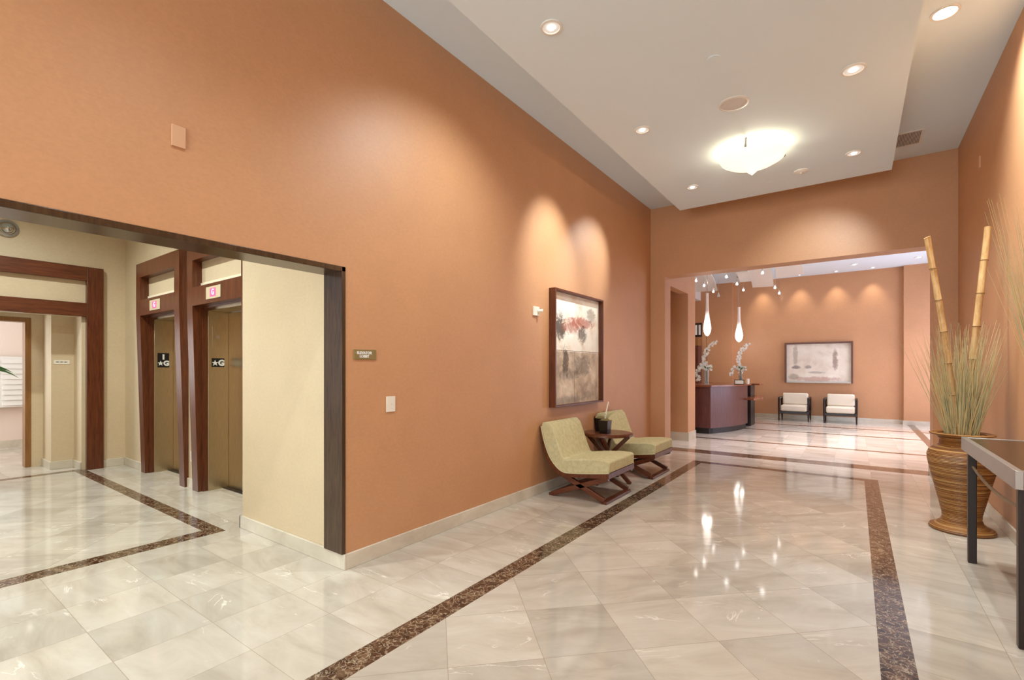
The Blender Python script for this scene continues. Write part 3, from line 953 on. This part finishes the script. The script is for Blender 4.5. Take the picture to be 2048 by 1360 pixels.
# art and dark cabinet on the back-left wall
r = empty('wall_art', (-4.4, YB - 0.12, 2.33), 0, 'dark framed picture of pale vertical shapes behind the pillar', 'picture')
MB().box(0, 0.66, -0.05, 0, 0, 0.42).build('frame', M['black_wood'], r, bevel=0.004)
m_ = MB()
for x in (0.36, 0.47, 0.57): m_.box(x, x + 0.06, -0.056, -0.05, 0.06, 0.36)
m_.build('pale_shapes', M['white_paint'], r)
r = empty('tall_cabinet', (-4.75, YB - 0.51, 0), 0, 'tall dark wood cabinet against the wall behind the desk', 'cabinet')
MB().box(0, 1.0, 0.02, 0.375, 0.0, 2.05).build('body', M['desk_wood'], r, bevel=0.004)
MB().box(0.0, 1.0, 0.0, 0.38, 2.05, 2.28).build('cornice', M['honey_wood'], r, bevel=0.004)
for a, b in ((0.02, 0.495), (0.505, 0.98)): MB().box(a, b, 0.0, 0.02, 0.05, 2.03).build('door', M['wood'], r, bevel=0.003)

# wide framed painting on the back wall


def framed(name, loc, axis, w_, h_, depth, fw, canvas, label, lip):
    r = empty(name, loc, 0, label, 'painting')
    f = MB()
    if axis == 'x':   # hangs on a wall facing -y; local x across
        f.box(0, fw, -depth, 0, 0, h_).box(w_ - fw, w_, -depth, 0, 0, h_).box(fw, w_ - fw, -depth, 0, h_ - fw, h_)
        f.build('frame', M['wood'], r, bevel=0.002)
        MB().box(fw, w_ - fw, -depth, 0, 0, fw).build('bottom_rail', M['pewter'] if lip else M['wood_h'], r, bevel=0.002)
        MB().box(fw, w_ - fw, -0.02, -0.001, fw, h_ - fw).build('canvas', canvas, r)
    else:             # on a wall facing +x; local y across
        f.box(0, depth, 0, fw, 0, h_).box(0, depth, w_ - fw, w_, 0, h_)
        f.box(0, depth, fw, w_ - fw, h_ - fw, h_).box(0, depth, fw, w_ - fw, 0, fw)
        f.build('frame', M['wood'], r, bevel=0.002)
        MB().box(0.001, 0.02, fw, w_ - fw, fw, h_ - fw).build('canvas', canvas, r)
    return r


framed('wall_painting', (-1.575, YB - 0.001, 0.985), 'x', 1.535, 1.09, 0.09, 0.045, M['canvas_wide'], 'wide pale abstract painting above the two cream armchairs', True)
framed('wall_painting.001', (XL + 0.001, 4.57, 0.92), 'y', 1.25, 1.345, 0.085, 0.022, M['canvas_tall'], 'brown framed abstract painting over the sage chairs', False)

# cream armchairs


def armchair(loc, label):
    r = empty('armchair', loc, 0, label, 'armchair', 'cream armchairs against the reception back wall')
    w2 = 0.33; d0, d1 = -0.34, 0.34
    for sx in (-1, 1):
        MB().tube([(sx * w2, d0 + 0.04, 0.60), (sx * w2, d0 + 0.03, 0.25), (sx * w2, d0 + 0.02, 0.0)], [0.026, 0.024, 0.014], 8).build('leg', M['black_wood'], r)
        MB().tube([(sx * w2, d1 - 0.04, 0.60), (sx * w2, d1 - 0.03, 0.25), (sx * w2, d1, 0.0)], [0.026, 0.024, 0.014], 8).build('leg', M['black_wood'], r)
        MB().box(sx * w2 - 0.025, sx * w2 + 0.025, d0, d1 - 0.02, 0.58, 0.615).build('armrest', M['black_wood'], r, bevel=0.008)
    f = MB().box(-w2, w2, d0 + 0.02, d0 + 0.06, 0.19, 0.25).box(-w2, w2, d1 - 0.06, d1 - 0.02, 0.19, 0.25)
    f.box(-w2, -w2 + 0.03, d0, d1 - 0.02, 0.19, 0.25).box(w2 - 0.03, w2, d0, d1 - 0.02, 0.19, 0.25)
    f.box(-w2 + 0.03, w2 - 0.03, d1 - 0.07, d1 - 0.03, 0.25, 0.6)
    f.build('frame', M['black_wood'], r, bevel=0.004)
    MB().box(-w2 + 0.032, w2 - 0.032, d0 + 0.01, d1 - 0.1, 0.252, 0.41).build('seat_cushion', M['cushion'], r, bevel=0.04, seg=4)
    b = MB()
    b.prism([(d1 - 0.26, 0.412), (d1 - 0.10, 0.412), (d1 - 0.03, 0.70), (d1 - 0.17, 0.72)], 'x', -w2 + 0.035, w2 - 0.035)
    b.build('back_cushion', M['cushion'], r, bevel=0.04, seg=4)
    return r


armchair((-1.30, 14.62, 0), 'cream armchair on the left, nearer the reception desk')
armchair((-0.30, 14.62, 0), 'cream armchair on the right, away from the desk')

# ------------------------------------------------------------------ sage slipper chairs in the hall


def bez(pts, n=10):
    out = []
    for i in range(len(pts) - 1):
        p0 = Vector(pts[max(i - 1, 0)]); p1 = Vector(pts[i]); p2 = Vector(pts[i + 1]); p3 = Vector(pts[min(i + 2, len(pts) - 1)])
        for k in range(n):
            t_ = k / n
            out.append(0.5 * ((2 * p1) + (p2 - p0) * t_ + (2 * p0 - 5 * p1 + 4 * p2 - p3) * t_ ** 2 + (-p0 + 3 * p1 - 3 * p2 + p3) * t_ ** 3))
    out.append(Vector(pts[-1]))
    return [tuple(p) for p in out]


def sage_chair(loc, label):
    """local x: + is towards the front; local y across; origin under the seat middle"""
    r = empty('slipper_chair', loc, 0, label, 'lounge chair', 'sage green slipper chairs in the hall')
    w2 = 0.33
    # outer (under/back) curve from the front of the seat to the top of the back
    outer = bez([(0.33, 0.315), (0.10, 0.285), (-0.10, 0.265), (-0.20, 0.27), (-0.29, 0.33), (-0.365, 0.43), (-0.425, 0.58), (-0.462, 0.73)], 5)
    shell_out = bez([(0.33, 0.262), (0.10, 0.245), (-0.10, 0.228), (-0.215, 0.23), (-0.31, 0.29), (-0.39, 0.40), (-0.45, 0.57), (-0.482, 0.735)], 5)
    # wooden shell
    MB().prism([(x, z) for x, z in outer] + [(x, z) for x, z in shell_out[::-1]], 'y', -w2, w2).build('wood_shell', M['wood'], r, smooth=True, angle=0.5)
    # upholstery: one continuous seat and back
    seat = [(0.33, 0.317)] + [(x, z + 0.001) for x, z in outer[1:]]
    inner = [(-0.445, 0.775), (-0.37, 0.785), (-0.325, 0.74), (-0.27, 0.60), (-0.225, 0.48), (-0.19, 0.405), (-0.165, 0.40), (0.0, 0.425), (0.2, 0.442), (0.31, 0.44), (0.335, 0.425)]
    poly = seat + inner
    MB().prism([(x, z) for x, z in poly], 'y', -w2 + 0.004, w2 - 0.004).build('upholstery', M['sage'], r, bevel=0.012, seg=3)
    # piping along both side edges
    for sy in (-1, 1):
        MB().tube([(x, sy * (w2 - 0.002), z + 0.004) for x, z in [(0.33, 0.317)] + list(outer[1:])], 0.006, 6).build('piping', M['sage_pipe'], r)
    # crossing side legs
    for sy in (-1, 1):
        y0 = sy * (w2 - 0.03)
        for (xa, za, xb, zb) in ((0.27, 0.03, -0.21, 0.245), (-0.33, 0.02, 0.31, 0.262)):
            MB().bar((xa, y0, za), (xb, y0, zb), 0.04, 0.052).build('leg', M['wood_h'], r, bevel=0.004)
    # sled rails joining left and right feet
    MB().box(0.235, 0.30, -w2 + 0.01, w2 - 0.01, 0.001, 0.028).build('floor_rail', M['wood'], r, bevel=0.004)
    MB().box(-0.37, -0.31, -w2 + 0.01, w2 - 0.01, 0.001, 0.028).build('floor_rail', M['wood'], r, bevel=0.004)
    return r


M['sage_pipe'] = plain('pale_piping', srgb(206, 198, 158), 0.8, 0.2)
sage_chair((-2.30, 4.69, 0), 'sage green lounge chair nearer the camera, left of the round table')
sage_chair((-2.30, 6.03, 0), 'sage green lounge chair behind the round side table, by the far corner')

# round side table
r = empty('side_table', (-2.43, 5.345, 0), 0, 'round dark wood side table with crossed legs between the sage chairs', 'side table')
MB().lathe([(0.0001, 0.55), (0.27, 0.55), (0.30, 0.555), (0.30, 0.578), (0.285, 0.586), (0.0001, 0.586)], n=48).build('tabletop', M['wood'], r, smooth=True, angle=0.7)
MB().lathe([(0.0001, 0.587), (0.272, 0.587), (0.272, 0.5885), (0.0001, 0.5885)], n=48).build('pressed_inlay', M['table_top'], r)
for k in range(4):
    a = PI / 4 * 0.1 + k * PI / 2
    c_, s_ = math.cos(a), math.sin(a)
    ox, oy = -s_ * 0.03, c_ * 0.03
    MB().bar((0.25 * c_ + ox, 0.25 * s_ + oy, 0.55), (-0.29 * c_ + ox, -0.29 * s_ + oy, 0.0), 0.035, 0.045).build('leg', M['wood'], r, bevel=0.004)
# little dark pots on the table
def table_pot(loc, s, label, plant):
    r = empty('table_pot', loc, 0, label, 'plant pot')
    h = 0.155 * s; a = 0.062 * s; b = 0.05 * s
    m_ = MB()
    vs = [(-b, -b, 0), (b, -b, 0), (b, b, 0), (-b, b, 0), (-a, -a, h), (a, -a, h), (a, a, h), (-a, a, h)]
    m_.add(vs, [(3, 2, 1, 0), (0, 1, 5, 4), (1, 2, 6, 5), (2, 3, 7, 6), (3, 0, 4, 7), (4, 5, 6, 7)])
    m_.build('pot', M['pot_glaze'], r, bevel=0.004)
    MB().lathe([(a * 0.95, h), (a * 0.7, h + 0.014), (0.0001, h + 0.022)], n=16).build('moss', M['soil'], r, smooth=True)
    if plant:
        MB().tube([(0.0, 0, h), (0.012, 0.008, h + 0.10), (0.035, 0.022, h + 0.22)], [0.009, 0.007, 0.006], 8).build('candle_stick', M['white_plastic'], r)
        for k in range(14):
            an = k * 0.62; e_ = 0.06 + 0.03 * (k % 3)
            MB().tube([(0.02, 0.01, h + 0.005), (0.02 + e_ * 0.4 * math.cos(an), 0.01 + e_ * 0.4 * math.sin(an), h + 0.07), (0.02 + e_ * math.cos(an), 0.01 + e_ * math.sin(an), h + 0.09 + 0.02 * (k % 2))], 0.002, 5).build('grass_blade', M['reed_green'], r)
    return r


t = NT('dark_glazed_pot', 0.25, 0.35); t.color(srgb(26, 10, 8)); M['pot_glaze'] = t.m
table_pot((-2.415, 5.235, 0.589), 1.0, 'square black glazed pot with grass and a pale stick on the side table', True)

table_pot((-2.53, 5.37, 0.589), 1.05, 'plain square dark pot behind the one holding grass on the side table', False)

# ------------------------------------------------------------------ wall plates and signs on the left wall
o = MB().box(XL, XL + 0.008, 2.003, 2.19, 1.418, 1.488).build('room_sign', M['plaque'], bevel=0.002)
tag(o, 'olive bronze plaque reading ELEVATOR LOBBY beside the opening', 'sign')
text_mesh('ELEVATOR', 0.026, M['white_letter'], 'lettering', o, (XL + 0.009, 2.088, 1.464), (0, 1, 0), depth=0.0006, bold=0.0011)
text_mesh('LOBBY', 0.026, M['white_letter'], 'lettering', o, (XL + 0.009, 2.088, 1.440), (0, 1, 0), depth=0.0006, bold=0.0011)
o = MB().box(XL, XL + 0.008, 2.283, 2.365, 1.035, 1.150).build('wall_switch', M['white_plastic'], bevel=0.003)
tag(o, 'cream blank switch plate on the orange wall below the bronze plaque', 'switch plate')
MB().tube([(XL + 0.007, 2.328, 1.093), (XL + 0.0105, 2.328, 1.093)], 0.004, 12).build('button', M['grille'], o)
o = MB().box(XL, XL + 0.012, 0.932, 0.994, 2.477, 2.585).build('wall_plate', M['wall_plate'], bevel=0.002)
tag(o, 'wall coloured cover plate high on the orange wall at the upper left', 'cover plate')
o = MB().box(XL, XL + 0.02, 4.235, 4.345, 1.925, 2.025).build('card_reader', M['white_plastic'], bevel=0.004)
tag(o, 'white sensor plate on the wall left of the framed painting', 'sensor')
k = MB(); k.tube([(XL + 0.02, 4.315, 1.98), (XL + 0.065, 4.34, 1.98)], [0.016, 0.02], 14); k.build('sensor_knob', M['white_plastic'], o, smooth=True)
o = MB().box(XR - 0.01, XR, 6.57, 6.64, 3.36, 3.48).build('wall_cover_plate', M['wall_plate'], bevel=0.002)
tag(o, 'small wall coloured plate high on the right wall near the corner', 'cover plate')

# ------------------------------------------------------------------ ceiling fixtures


def spot(parent, loc, rot, power, angle, col=(0.88, 0.98, 1.0), blend=1.0, size=0.04):
    d = bpy.data.lights.new('downlight_lamp', 'SPOT')
    d.energy = power; d.spot_size = angle; d.spot_blend = blend; d.color = col; d.shadow_soft_size = size
    o = bpy.data.objects.new('downlight_lamp', d)
    o.location = loc; o.rotation_euler = rot
    C.objects.link(o); o.parent = parent
    return o


def downlight(x, y, z, r_, label, power=35, tilt=(0, 0), angle=2.6, mat='lamp_dim', col=(0.88, 0.98, 1.0)):
    r = empty('downlight', (x, y, z), 0, label, 'downlight', 'recessed ceiling downlights')
    MB().lathe([(r_, 0.0), (r_, -0.008), (r_ * 0.8, -0.010), (r_ * 0.74, -0.002)], n=28).build('trim_ring', M['white_paint'], r, smooth=True)
    MB().lathe([(r_ * 0.75, -0.003), (r_ * 0.35, -0.004), (0.0001, -0.004)], n=24).build('reflector', M[mat], r, smooth=True)
    MB().lathe([(r_ * 0.36, -0.0045), (r_ * 0.3, -0.012), (0.0001, -0.014)], n=16).build('bulb', M['lamp_on'], r, smooth=True)
    spot(r, (0, 0, -0.03), (tilt[1], tilt[0], 0), power, angle, col)
    return r


P_L = 44
downlight(-1.69, 2.80, ZT, 0.075, 'ceiling downlight nearest the camera on the left row', 72, (0.5, 0.0), 2.0)
downlight(-1.69, 4.52, ZT, 0.075, 'second ceiling downlight of the left row, above the painting', 150, (0.80, 0.05), 0.95)
downlight(-1.70, 6.32, ZT, 0.075, 'farthest ceiling downlight of the left row', 130, (0.84, -0.45), 0.85)
downlight(-0.01, 4.58, ZT, 0.085, 'ceiling downlight of the right row, nearer the camera', P_L * 1.8, (-0.5, 0), 1.9)
downlight(-0.01, 6.35, ZT, 0.075, 'farthest ceiling downlight of the right row, right of the bowl light', 85, (0.45, 0.95), 1.1)
downlight(0.55, 4.81, ZC, 0.09, 'bright adjustable downlight on the raised ceiling strip by the right wall', 120, (-0.45, 0), 2.0, 'lamp_on')
for x, y, tl in ((-1.69, 1.05, (-0.2, 0)), (-1.69, -0.7, (0.1, 0)), (-1.69, -2.4, (0.1, 0)), (-0.01, 2.83, (-0.6, 0)), (-0.01, 1.05, (-0.3, 0)), (-0.01, -0.7, (0, 0)), (-0.01, -2.4, (0, 0))):
    downlight(x, y, ZT, 0.075, 'ceiling downlight behind the camera', P_L, tl)
# wall washer onto the far wall head
# bowl flush light
r = empty('bowl_light', (-0.89, 5.60, ZT), 0, 'pointed alabaster bowl ceiling light glowing over the hall', 'ceiling light')
MB().lathe([(0.31, -0.075), (0.325, -0.08), (0.30, -0.12), (0.22, -0.165), (0.13, -0.19), (0.075, -0.215), (0.035, -0.255), (0.0001, -0.285)], n=56).build('glass_bowl', M['alabaster'], r, smooth=True)
for k in range(3):
    a = 2 * PI * k / 3 + 0.5
    c_, s_ = math.cos(a), math.sin(a)
    MB().bar((0.30 * c_, 0.30 * s_, 0.0), (0.33 * c_, 0.33 * s_, -0.10), 0.02, 0.012).build('bracket', M['pewter'], r)
MB().lathe([(0.0001, -0.001), (0.13, -0.001), (0.13, -0.03), (0.0001, -0.03)], n=24).build('ceiling_plate', M['white_paint'], r)
d = bpy.data.lights.new('bowl_lamp', 'POINT'); d.energy = 8; d.color = (1, 0.95, 0.84); d.shadow_soft_size = 0.05
o = bpy.data.objects.new('bowl_lamp', d); o.location = (0, 0, -0.07); C.objects.link(o); o.parent = r
d = bpy.data.lights.new('bowl_glow', 'SPOT'); d.energy = 75; d.color = (0.96, 0.97, 0.95); d.shadow_soft_size = 0.2; d.spot_size = 2.7; d.spot_blend = 0.8
o = bpy.data.objects.new('bowl_glow', d); o.location = (0, 0, -0.32); C.objects.link(o); o.parent = r
# speaker
r = empty('ceiling_speaker', (-0.87, 4.55, ZT), 0, 'round grey ceiling speaker grille near the bowl light', 'speaker')
MB().lathe([(0.125, 0), (0.125, -0.006), (0.108, -0.010), (0.105, -0.004)], n=36).build('ring', M['white_paint'], r, smooth=True)
MB().lathe([(0.106, -0.004), (0.05, -0.006), (0.0001, -0.006)], n=36).build('grille', M['grille'], r, smooth=True)
# sprinkler caps / detector
r = empty('sprinkler_cover', (-0.866, 3.81, ZT), 0, 'small flat white sprinkler cover on the ceiling, nearest the camera', 'sprinkler')
MB().lathe([(0.05, 0), (0.05, -0.006), (0.0001, -0.008)], n=28).build('plate', M['ceiling'], r, smooth=True)
r = empty('smoke_detector', (-0.515, 6.57, ZT), 0, 'white smoke detector on the ceiling beyond the bowl light', 'smoke detector')
MB().lathe([(0.08, 0), (0.08, -0.008), (0.055, -0.02), (0.0001, -0.022)], n=28).build('base', M['white_paint'], r, smooth=True)
MB().lathe([(0.018, -0.02), (0.016, -0.034), (0.0001, -0.036)], n=14).build('sensor', M['grille'], r, smooth=True)
r = empty('sprinkler_cover.001', (-0.87, 6.75, ZT), 0, 'tiny flat white sprinkler cover beyond the bowl light', 'sprinkler')
MB().lathe([(0.035, 0), (0.035, -0.004), (0.0001, -0.005)], n=20).build('plate', M['ceiling'], r, smooth=True)
# air vent
r = empty('air_vent', (0.50, 7.19, ZC), 0, 'white slatted air vent in the ceiling by the far right corner', 'air vent')
f = MB().box(-0.13, 0.13, -0.21, -0.19, -0.012, 0).box(-0.13, 0.13, 0.19, 0.21, -0.012, 0).box(-0.13, -0.11, -0.19, 0.19, -0.012, 0).box(0.11, 0.13, -0.19, 0.19, -0.012, 0)
f.build('frame', M['white_paint'], r)
f = MB()
for k in range(17):
    f.box(-0.11 + k * 0.0135, -0.11 + k * 0.0135 + 0.006, -0.19, 0.19, -0.010, -0.003)
f.build('slats', M['grille'], r)
MB().box(-0.11, 0.11, -0.19, 0.19, -0.003, -0.0005).build('backing', M['vent_dark'], r)

# lobby lights, added out of view to brighten the lobby
for x, y, lb in ((-5.2, 0.9, 'added lobby downlight near the elevators, out of view'), (-7.0, 0.9, 'added lobby downlight near the portal, out of view'), (-3.9, 0.0, 'added lobby downlight near the opening, out of view')):
    downlight(x, y, 3.6, 0.08, lb, 145, (0, 0), 2.8, col=(0.88, 0.98, 0.95))
downlight(-9.02, 1.38, 2.13, 0.06, 'downlight in the corridor beyond the portal, grazing the wall', 9, (0, -0.25), 1.5)
downlight(-8.75, 0.6, 2.13, 0.06, 'second downlight in the corridor beyond the portal', 9, (0, 0), 2.4)
# reception lights
wallw = [(-2.118, 0), (-1.206, 1), (-0.395, 2), (0.358, 3)]
for (x, i), lb in zip(wallw, ('wall washer above the back wall behind the pendants', 'wall washer above the back wall left of the painting centre', 'small wall washer fixture above the right part of the painting', 'small wall washer fixture right of the painting')):
    downlight(x, 14.80, 3.88, 0.06, lb, 24, (0, 0.22), 1.1, col=(1, 0.93, 0.80))
downlight(-0.01, 14.1, 3.88, 0.085, 'ceiling downlight in reception seen above the right armchair', 100, (0, 0), 1.2, 'lamp_dim', (1.0, 0.92, 0.98))
downlight(1.17, 14.05, 3.88, 0.085, 'ceiling downlight in reception behind the bamboo pole', 100, (0, 0), 1.2, 'lamp_dim', (1.0, 0.92, 0.98))
for x, y in ((-1.3, 9.2), (0.3, 9.2), (-0.4, 10.9), (1.2, 10.9), (-0.4, 12.6), (1.2, 12.6)):  # extra downlights hidden from view, added to brighten the reception floor
    downlight(x, y, 3.88, 0.085, 'added downlight out of view in reception, brightening the floor', 360, (0, 0), 1.15, 'lamp_dim', (1.0, 0.92, 0.98))
downlight(-3.9, 13.9, 3.42, 0.06, 'downlight in the white soffit behind the desk', 25, (0.3, 0.2), 2.0)
downlight(-3.6, 8.65, 2.9, 0.06, 'downlight in the alcove beside the desk', 10, (0, 0), 2.4)

# ------------------------------------------------------------------ rattan floor vase with bamboo
r = empty('floor_vase', (0.725, 5.44, 0), 0, 'tall coiled rattan floor vase beside the console table', 'vase')
prof = [(0.0001, 0.0), (0.205, 0.0), (0.212, 0.012), (0.205, 0.03), (0.165, 0.048), (0.135, 0.075), (0.124, 0.105), (0.128, 0.15), (0.15, 0.25), (0.178, 0.38), (0.205, 0.50), (0.22, 0.58),
        (0.223, 0.63), (0.212, 0.665), (0.185, 0.692), (0.155, 0.705), (0.143, 0.72), (0.142, 0.76), (0.155, 0.785), (0.185, 0.798), (0.205, 0.803), (0.207, 0.812), (0.19, 0.818), (0.16, 0.812), (0.135, 0.79), (0.12, 0.70)]
prof2 = []
for (r0, z0), (r1, z1) in zip(prof[:-1], prof[1:]):
    n = max(1, int(math.hypot(r1 - r0, z1 - z0) / 0.012))
    for k in range(n):
        s_ = k / n
        prof2.append((max(0.0001, r0 + (r1 - r0) * s_ + (0.0018 if k % 2 else 0)), z0 + (z1 - z0) * s_))
prof2.append(prof[-1])
MB().lathe(prof2, n=72).build('body', M['rattan'], r, smooth=True, angle=1.2)
MB().lathe([(0.135, 0.775), (0.0001, 0.775)], n=32).build('filling', M['soil'], r)


def pole(base, top_, r0, label, name='bamboo_pole'):
    o_ = empty(name, base, 0, label, 'bamboo pole')
    d_ = Vector(top_) - Vector(base)
    Lh = d_.length
    pts = []; rs = []
    n = 7
    for k in range(n):
        for s_, rr in ((0.0, 1.12), (0.02, 1.0), (0.5, 0.97), (0.97, 1.0)):
            pts.append(d_ * ((k + s_) / n)); rs.append(r0 * rr * (1 - 0.0 * k))
    pts.append(d_); rs.append(r0 * 1.1)
    # a light natural bow
    side = Vector((0.81, 0.586, 0))
    pts = [p + side * 0.03 * math.sin(PI * (i / (len(pts) - 1))) * (1 if 'left' in label else -0.4) for i, p in enumerate(pts)]
    MB().tube(pts, rs, 14).build('culm', M['bamboo'], o_, smooth=True)
    rg = MB()
    for k in range(1, n):
        p = pts[k * 4]; q = pts[k * 4 + 1]
        rg.tube([p - d_.normalized() * 0.002, p + d_.normalized() * 0.004], r0 * 1.16, 14)
    rg.build('nodes', M['bamboo_node'], o_)
    return o_


M['bamboo_node'] = plain('bamboo_node', srgb(120, 82, 40), 0.5)
bx, by = 0.725, 5.44
pole((0.70, 5.40, 0.60), (0.49, 5.28, 2.46), 0.022, 'left bamboo pole leaning left out of the rattan vase')
pole((0.745, 5.49, 0.60), (0.905, 5.565, 2.54), 0.024, 'right bamboo pole leaning right out of the rattan vase')


def reeds(name, base, n, h0, h1, spread, bias, label, mats, seed, rr=0.0022, rim=0.10, vdir=(0.81, 0.586), xmax=0.25):
    R_ = random.Random(seed)
    o_ = empty(name, base, 0, label, 'dried grass')
    ms = [MB() for _ in mats]
    for k in range(n):
        a = R_.random() * 2 * PI; q = math.sqrt(R_.random())
        bx_, by_ = rim * q * math.cos(a), rim * q * math.sin(a)
        H = R_.uniform(h0, h1)
        sa = max(bias - 2.4 * spread, min(bias + 1.5 * spread, R_.gauss(bias, spread))); sb = max(-0.12, min(0.12, R_.gauss(0, 0.06)))
        tx = vdir[0] * sa * H - vdir[1] * sb * H; ty = vdir[1] * sa * H + vdir[0] * sb * H
        cur = R_.uniform(-0.02, 0.05) * (1 if sa > 0 else -1)
        pts = []
        for j in range(6):
            s_ = j / 5
            pts.append((bx_ * (1 + s_) + tx * s_ + cur * vdir[0] * s_ * s_ * H, by_ * (1 + s_) + ty * s_ + cur * vdir[1] * s_ * s_ * H, H * s_))
        mx = max(p[0] for p in pts)
        if mx > xmax: pts = [(p[0] * xmax / mx, p[1], p[2]) for p in pts]
        ms[k % len(mats)].tube(pts, [rr * (1.25 - s_ * 0.19) for s_ in range(6)], 4, cap=False)
    for m_, mt, nm in zip(ms, mats, ('straw_stems', 'green_stems')):
        q = m_.build(nm, mt, o_); q['kind'] = 'stuff'
    return o_


reeds('dried_grass', (bx, by, 0.778), 330, 0.45, 0.98, 0.13, 0.03, 'fan of dried straw and green grass in the rattan vase', [M['reed'], M['reed_green']], 11, 0.0026, 0.10)

# console table
r = empty('console_table', (0.62, 3.25, 0), 0, 'dark console table with pewter edge along the right wall', 'console table')
TX = 0.385; TY = 1.42
MB().box(0.03, TX, 0.03, TY - 0.03, 0.835, 0.862).build('tabletop', M['console_top'] if 'console_top' in M else M['trim_wood'], r)
f = MB().box(0, 0.03, 0, TY, 0.775, 0.865).box(0.03, TX, TY - 0.03, TY, 0.775, 0.865).box(0.03, TX, 0, 0.03, 0.775, 0.865)
f.build('metal_edge', M['pewter'], r, bevel=0.002)
for (x, y) in ((0.02, TY - 0.12), (TX - 0.055, TY - 0.12), (0.02, 0.04), (TX - 0.055, 0.04)):
    MB().box(x, x + 0.045, y, y + 0.045, 0, 0.775).build('leg', M['black_wood'], r, bevel=0.004)
pts = []
for k in range(25):
    s_ = k / 24
    pts.append((0.045, 0.085 + (TY - 0.12 - 0.085) * s_, 0.672 - 0.16 * s_ * (1 - s_)))
MB().tube(pts, 0.009, 8).build('sagging_rod', M['rope'], r, smooth=True)

# slim vase with dried grass standing on the console
r = empty('slim_vase', (0.84, 3.66, 0.866), 0, 'slim dark vase on the console table, holding tall dried grass', 'vase')
MB().lathe([(0.0001, 0), (0.04, 0), (0.05, 0.05), (0.04, 0.12), (0.025, 0.16), (0.028, 0.17), (0.02, 0.165), (0.018, 0.1)], n=24).build('body', M['pot_glaze'], r, smooth=True)
reeds('dried_grass.001', (0.84, 3.66, 0.98), 90, 0.8, 1.30, 0.07, -0.13, 'tall dried grass leaning left from the vase on the console table', [M['reed'], M['reed_green']], 5, 0.0018, 0.015, xmax=0.13)
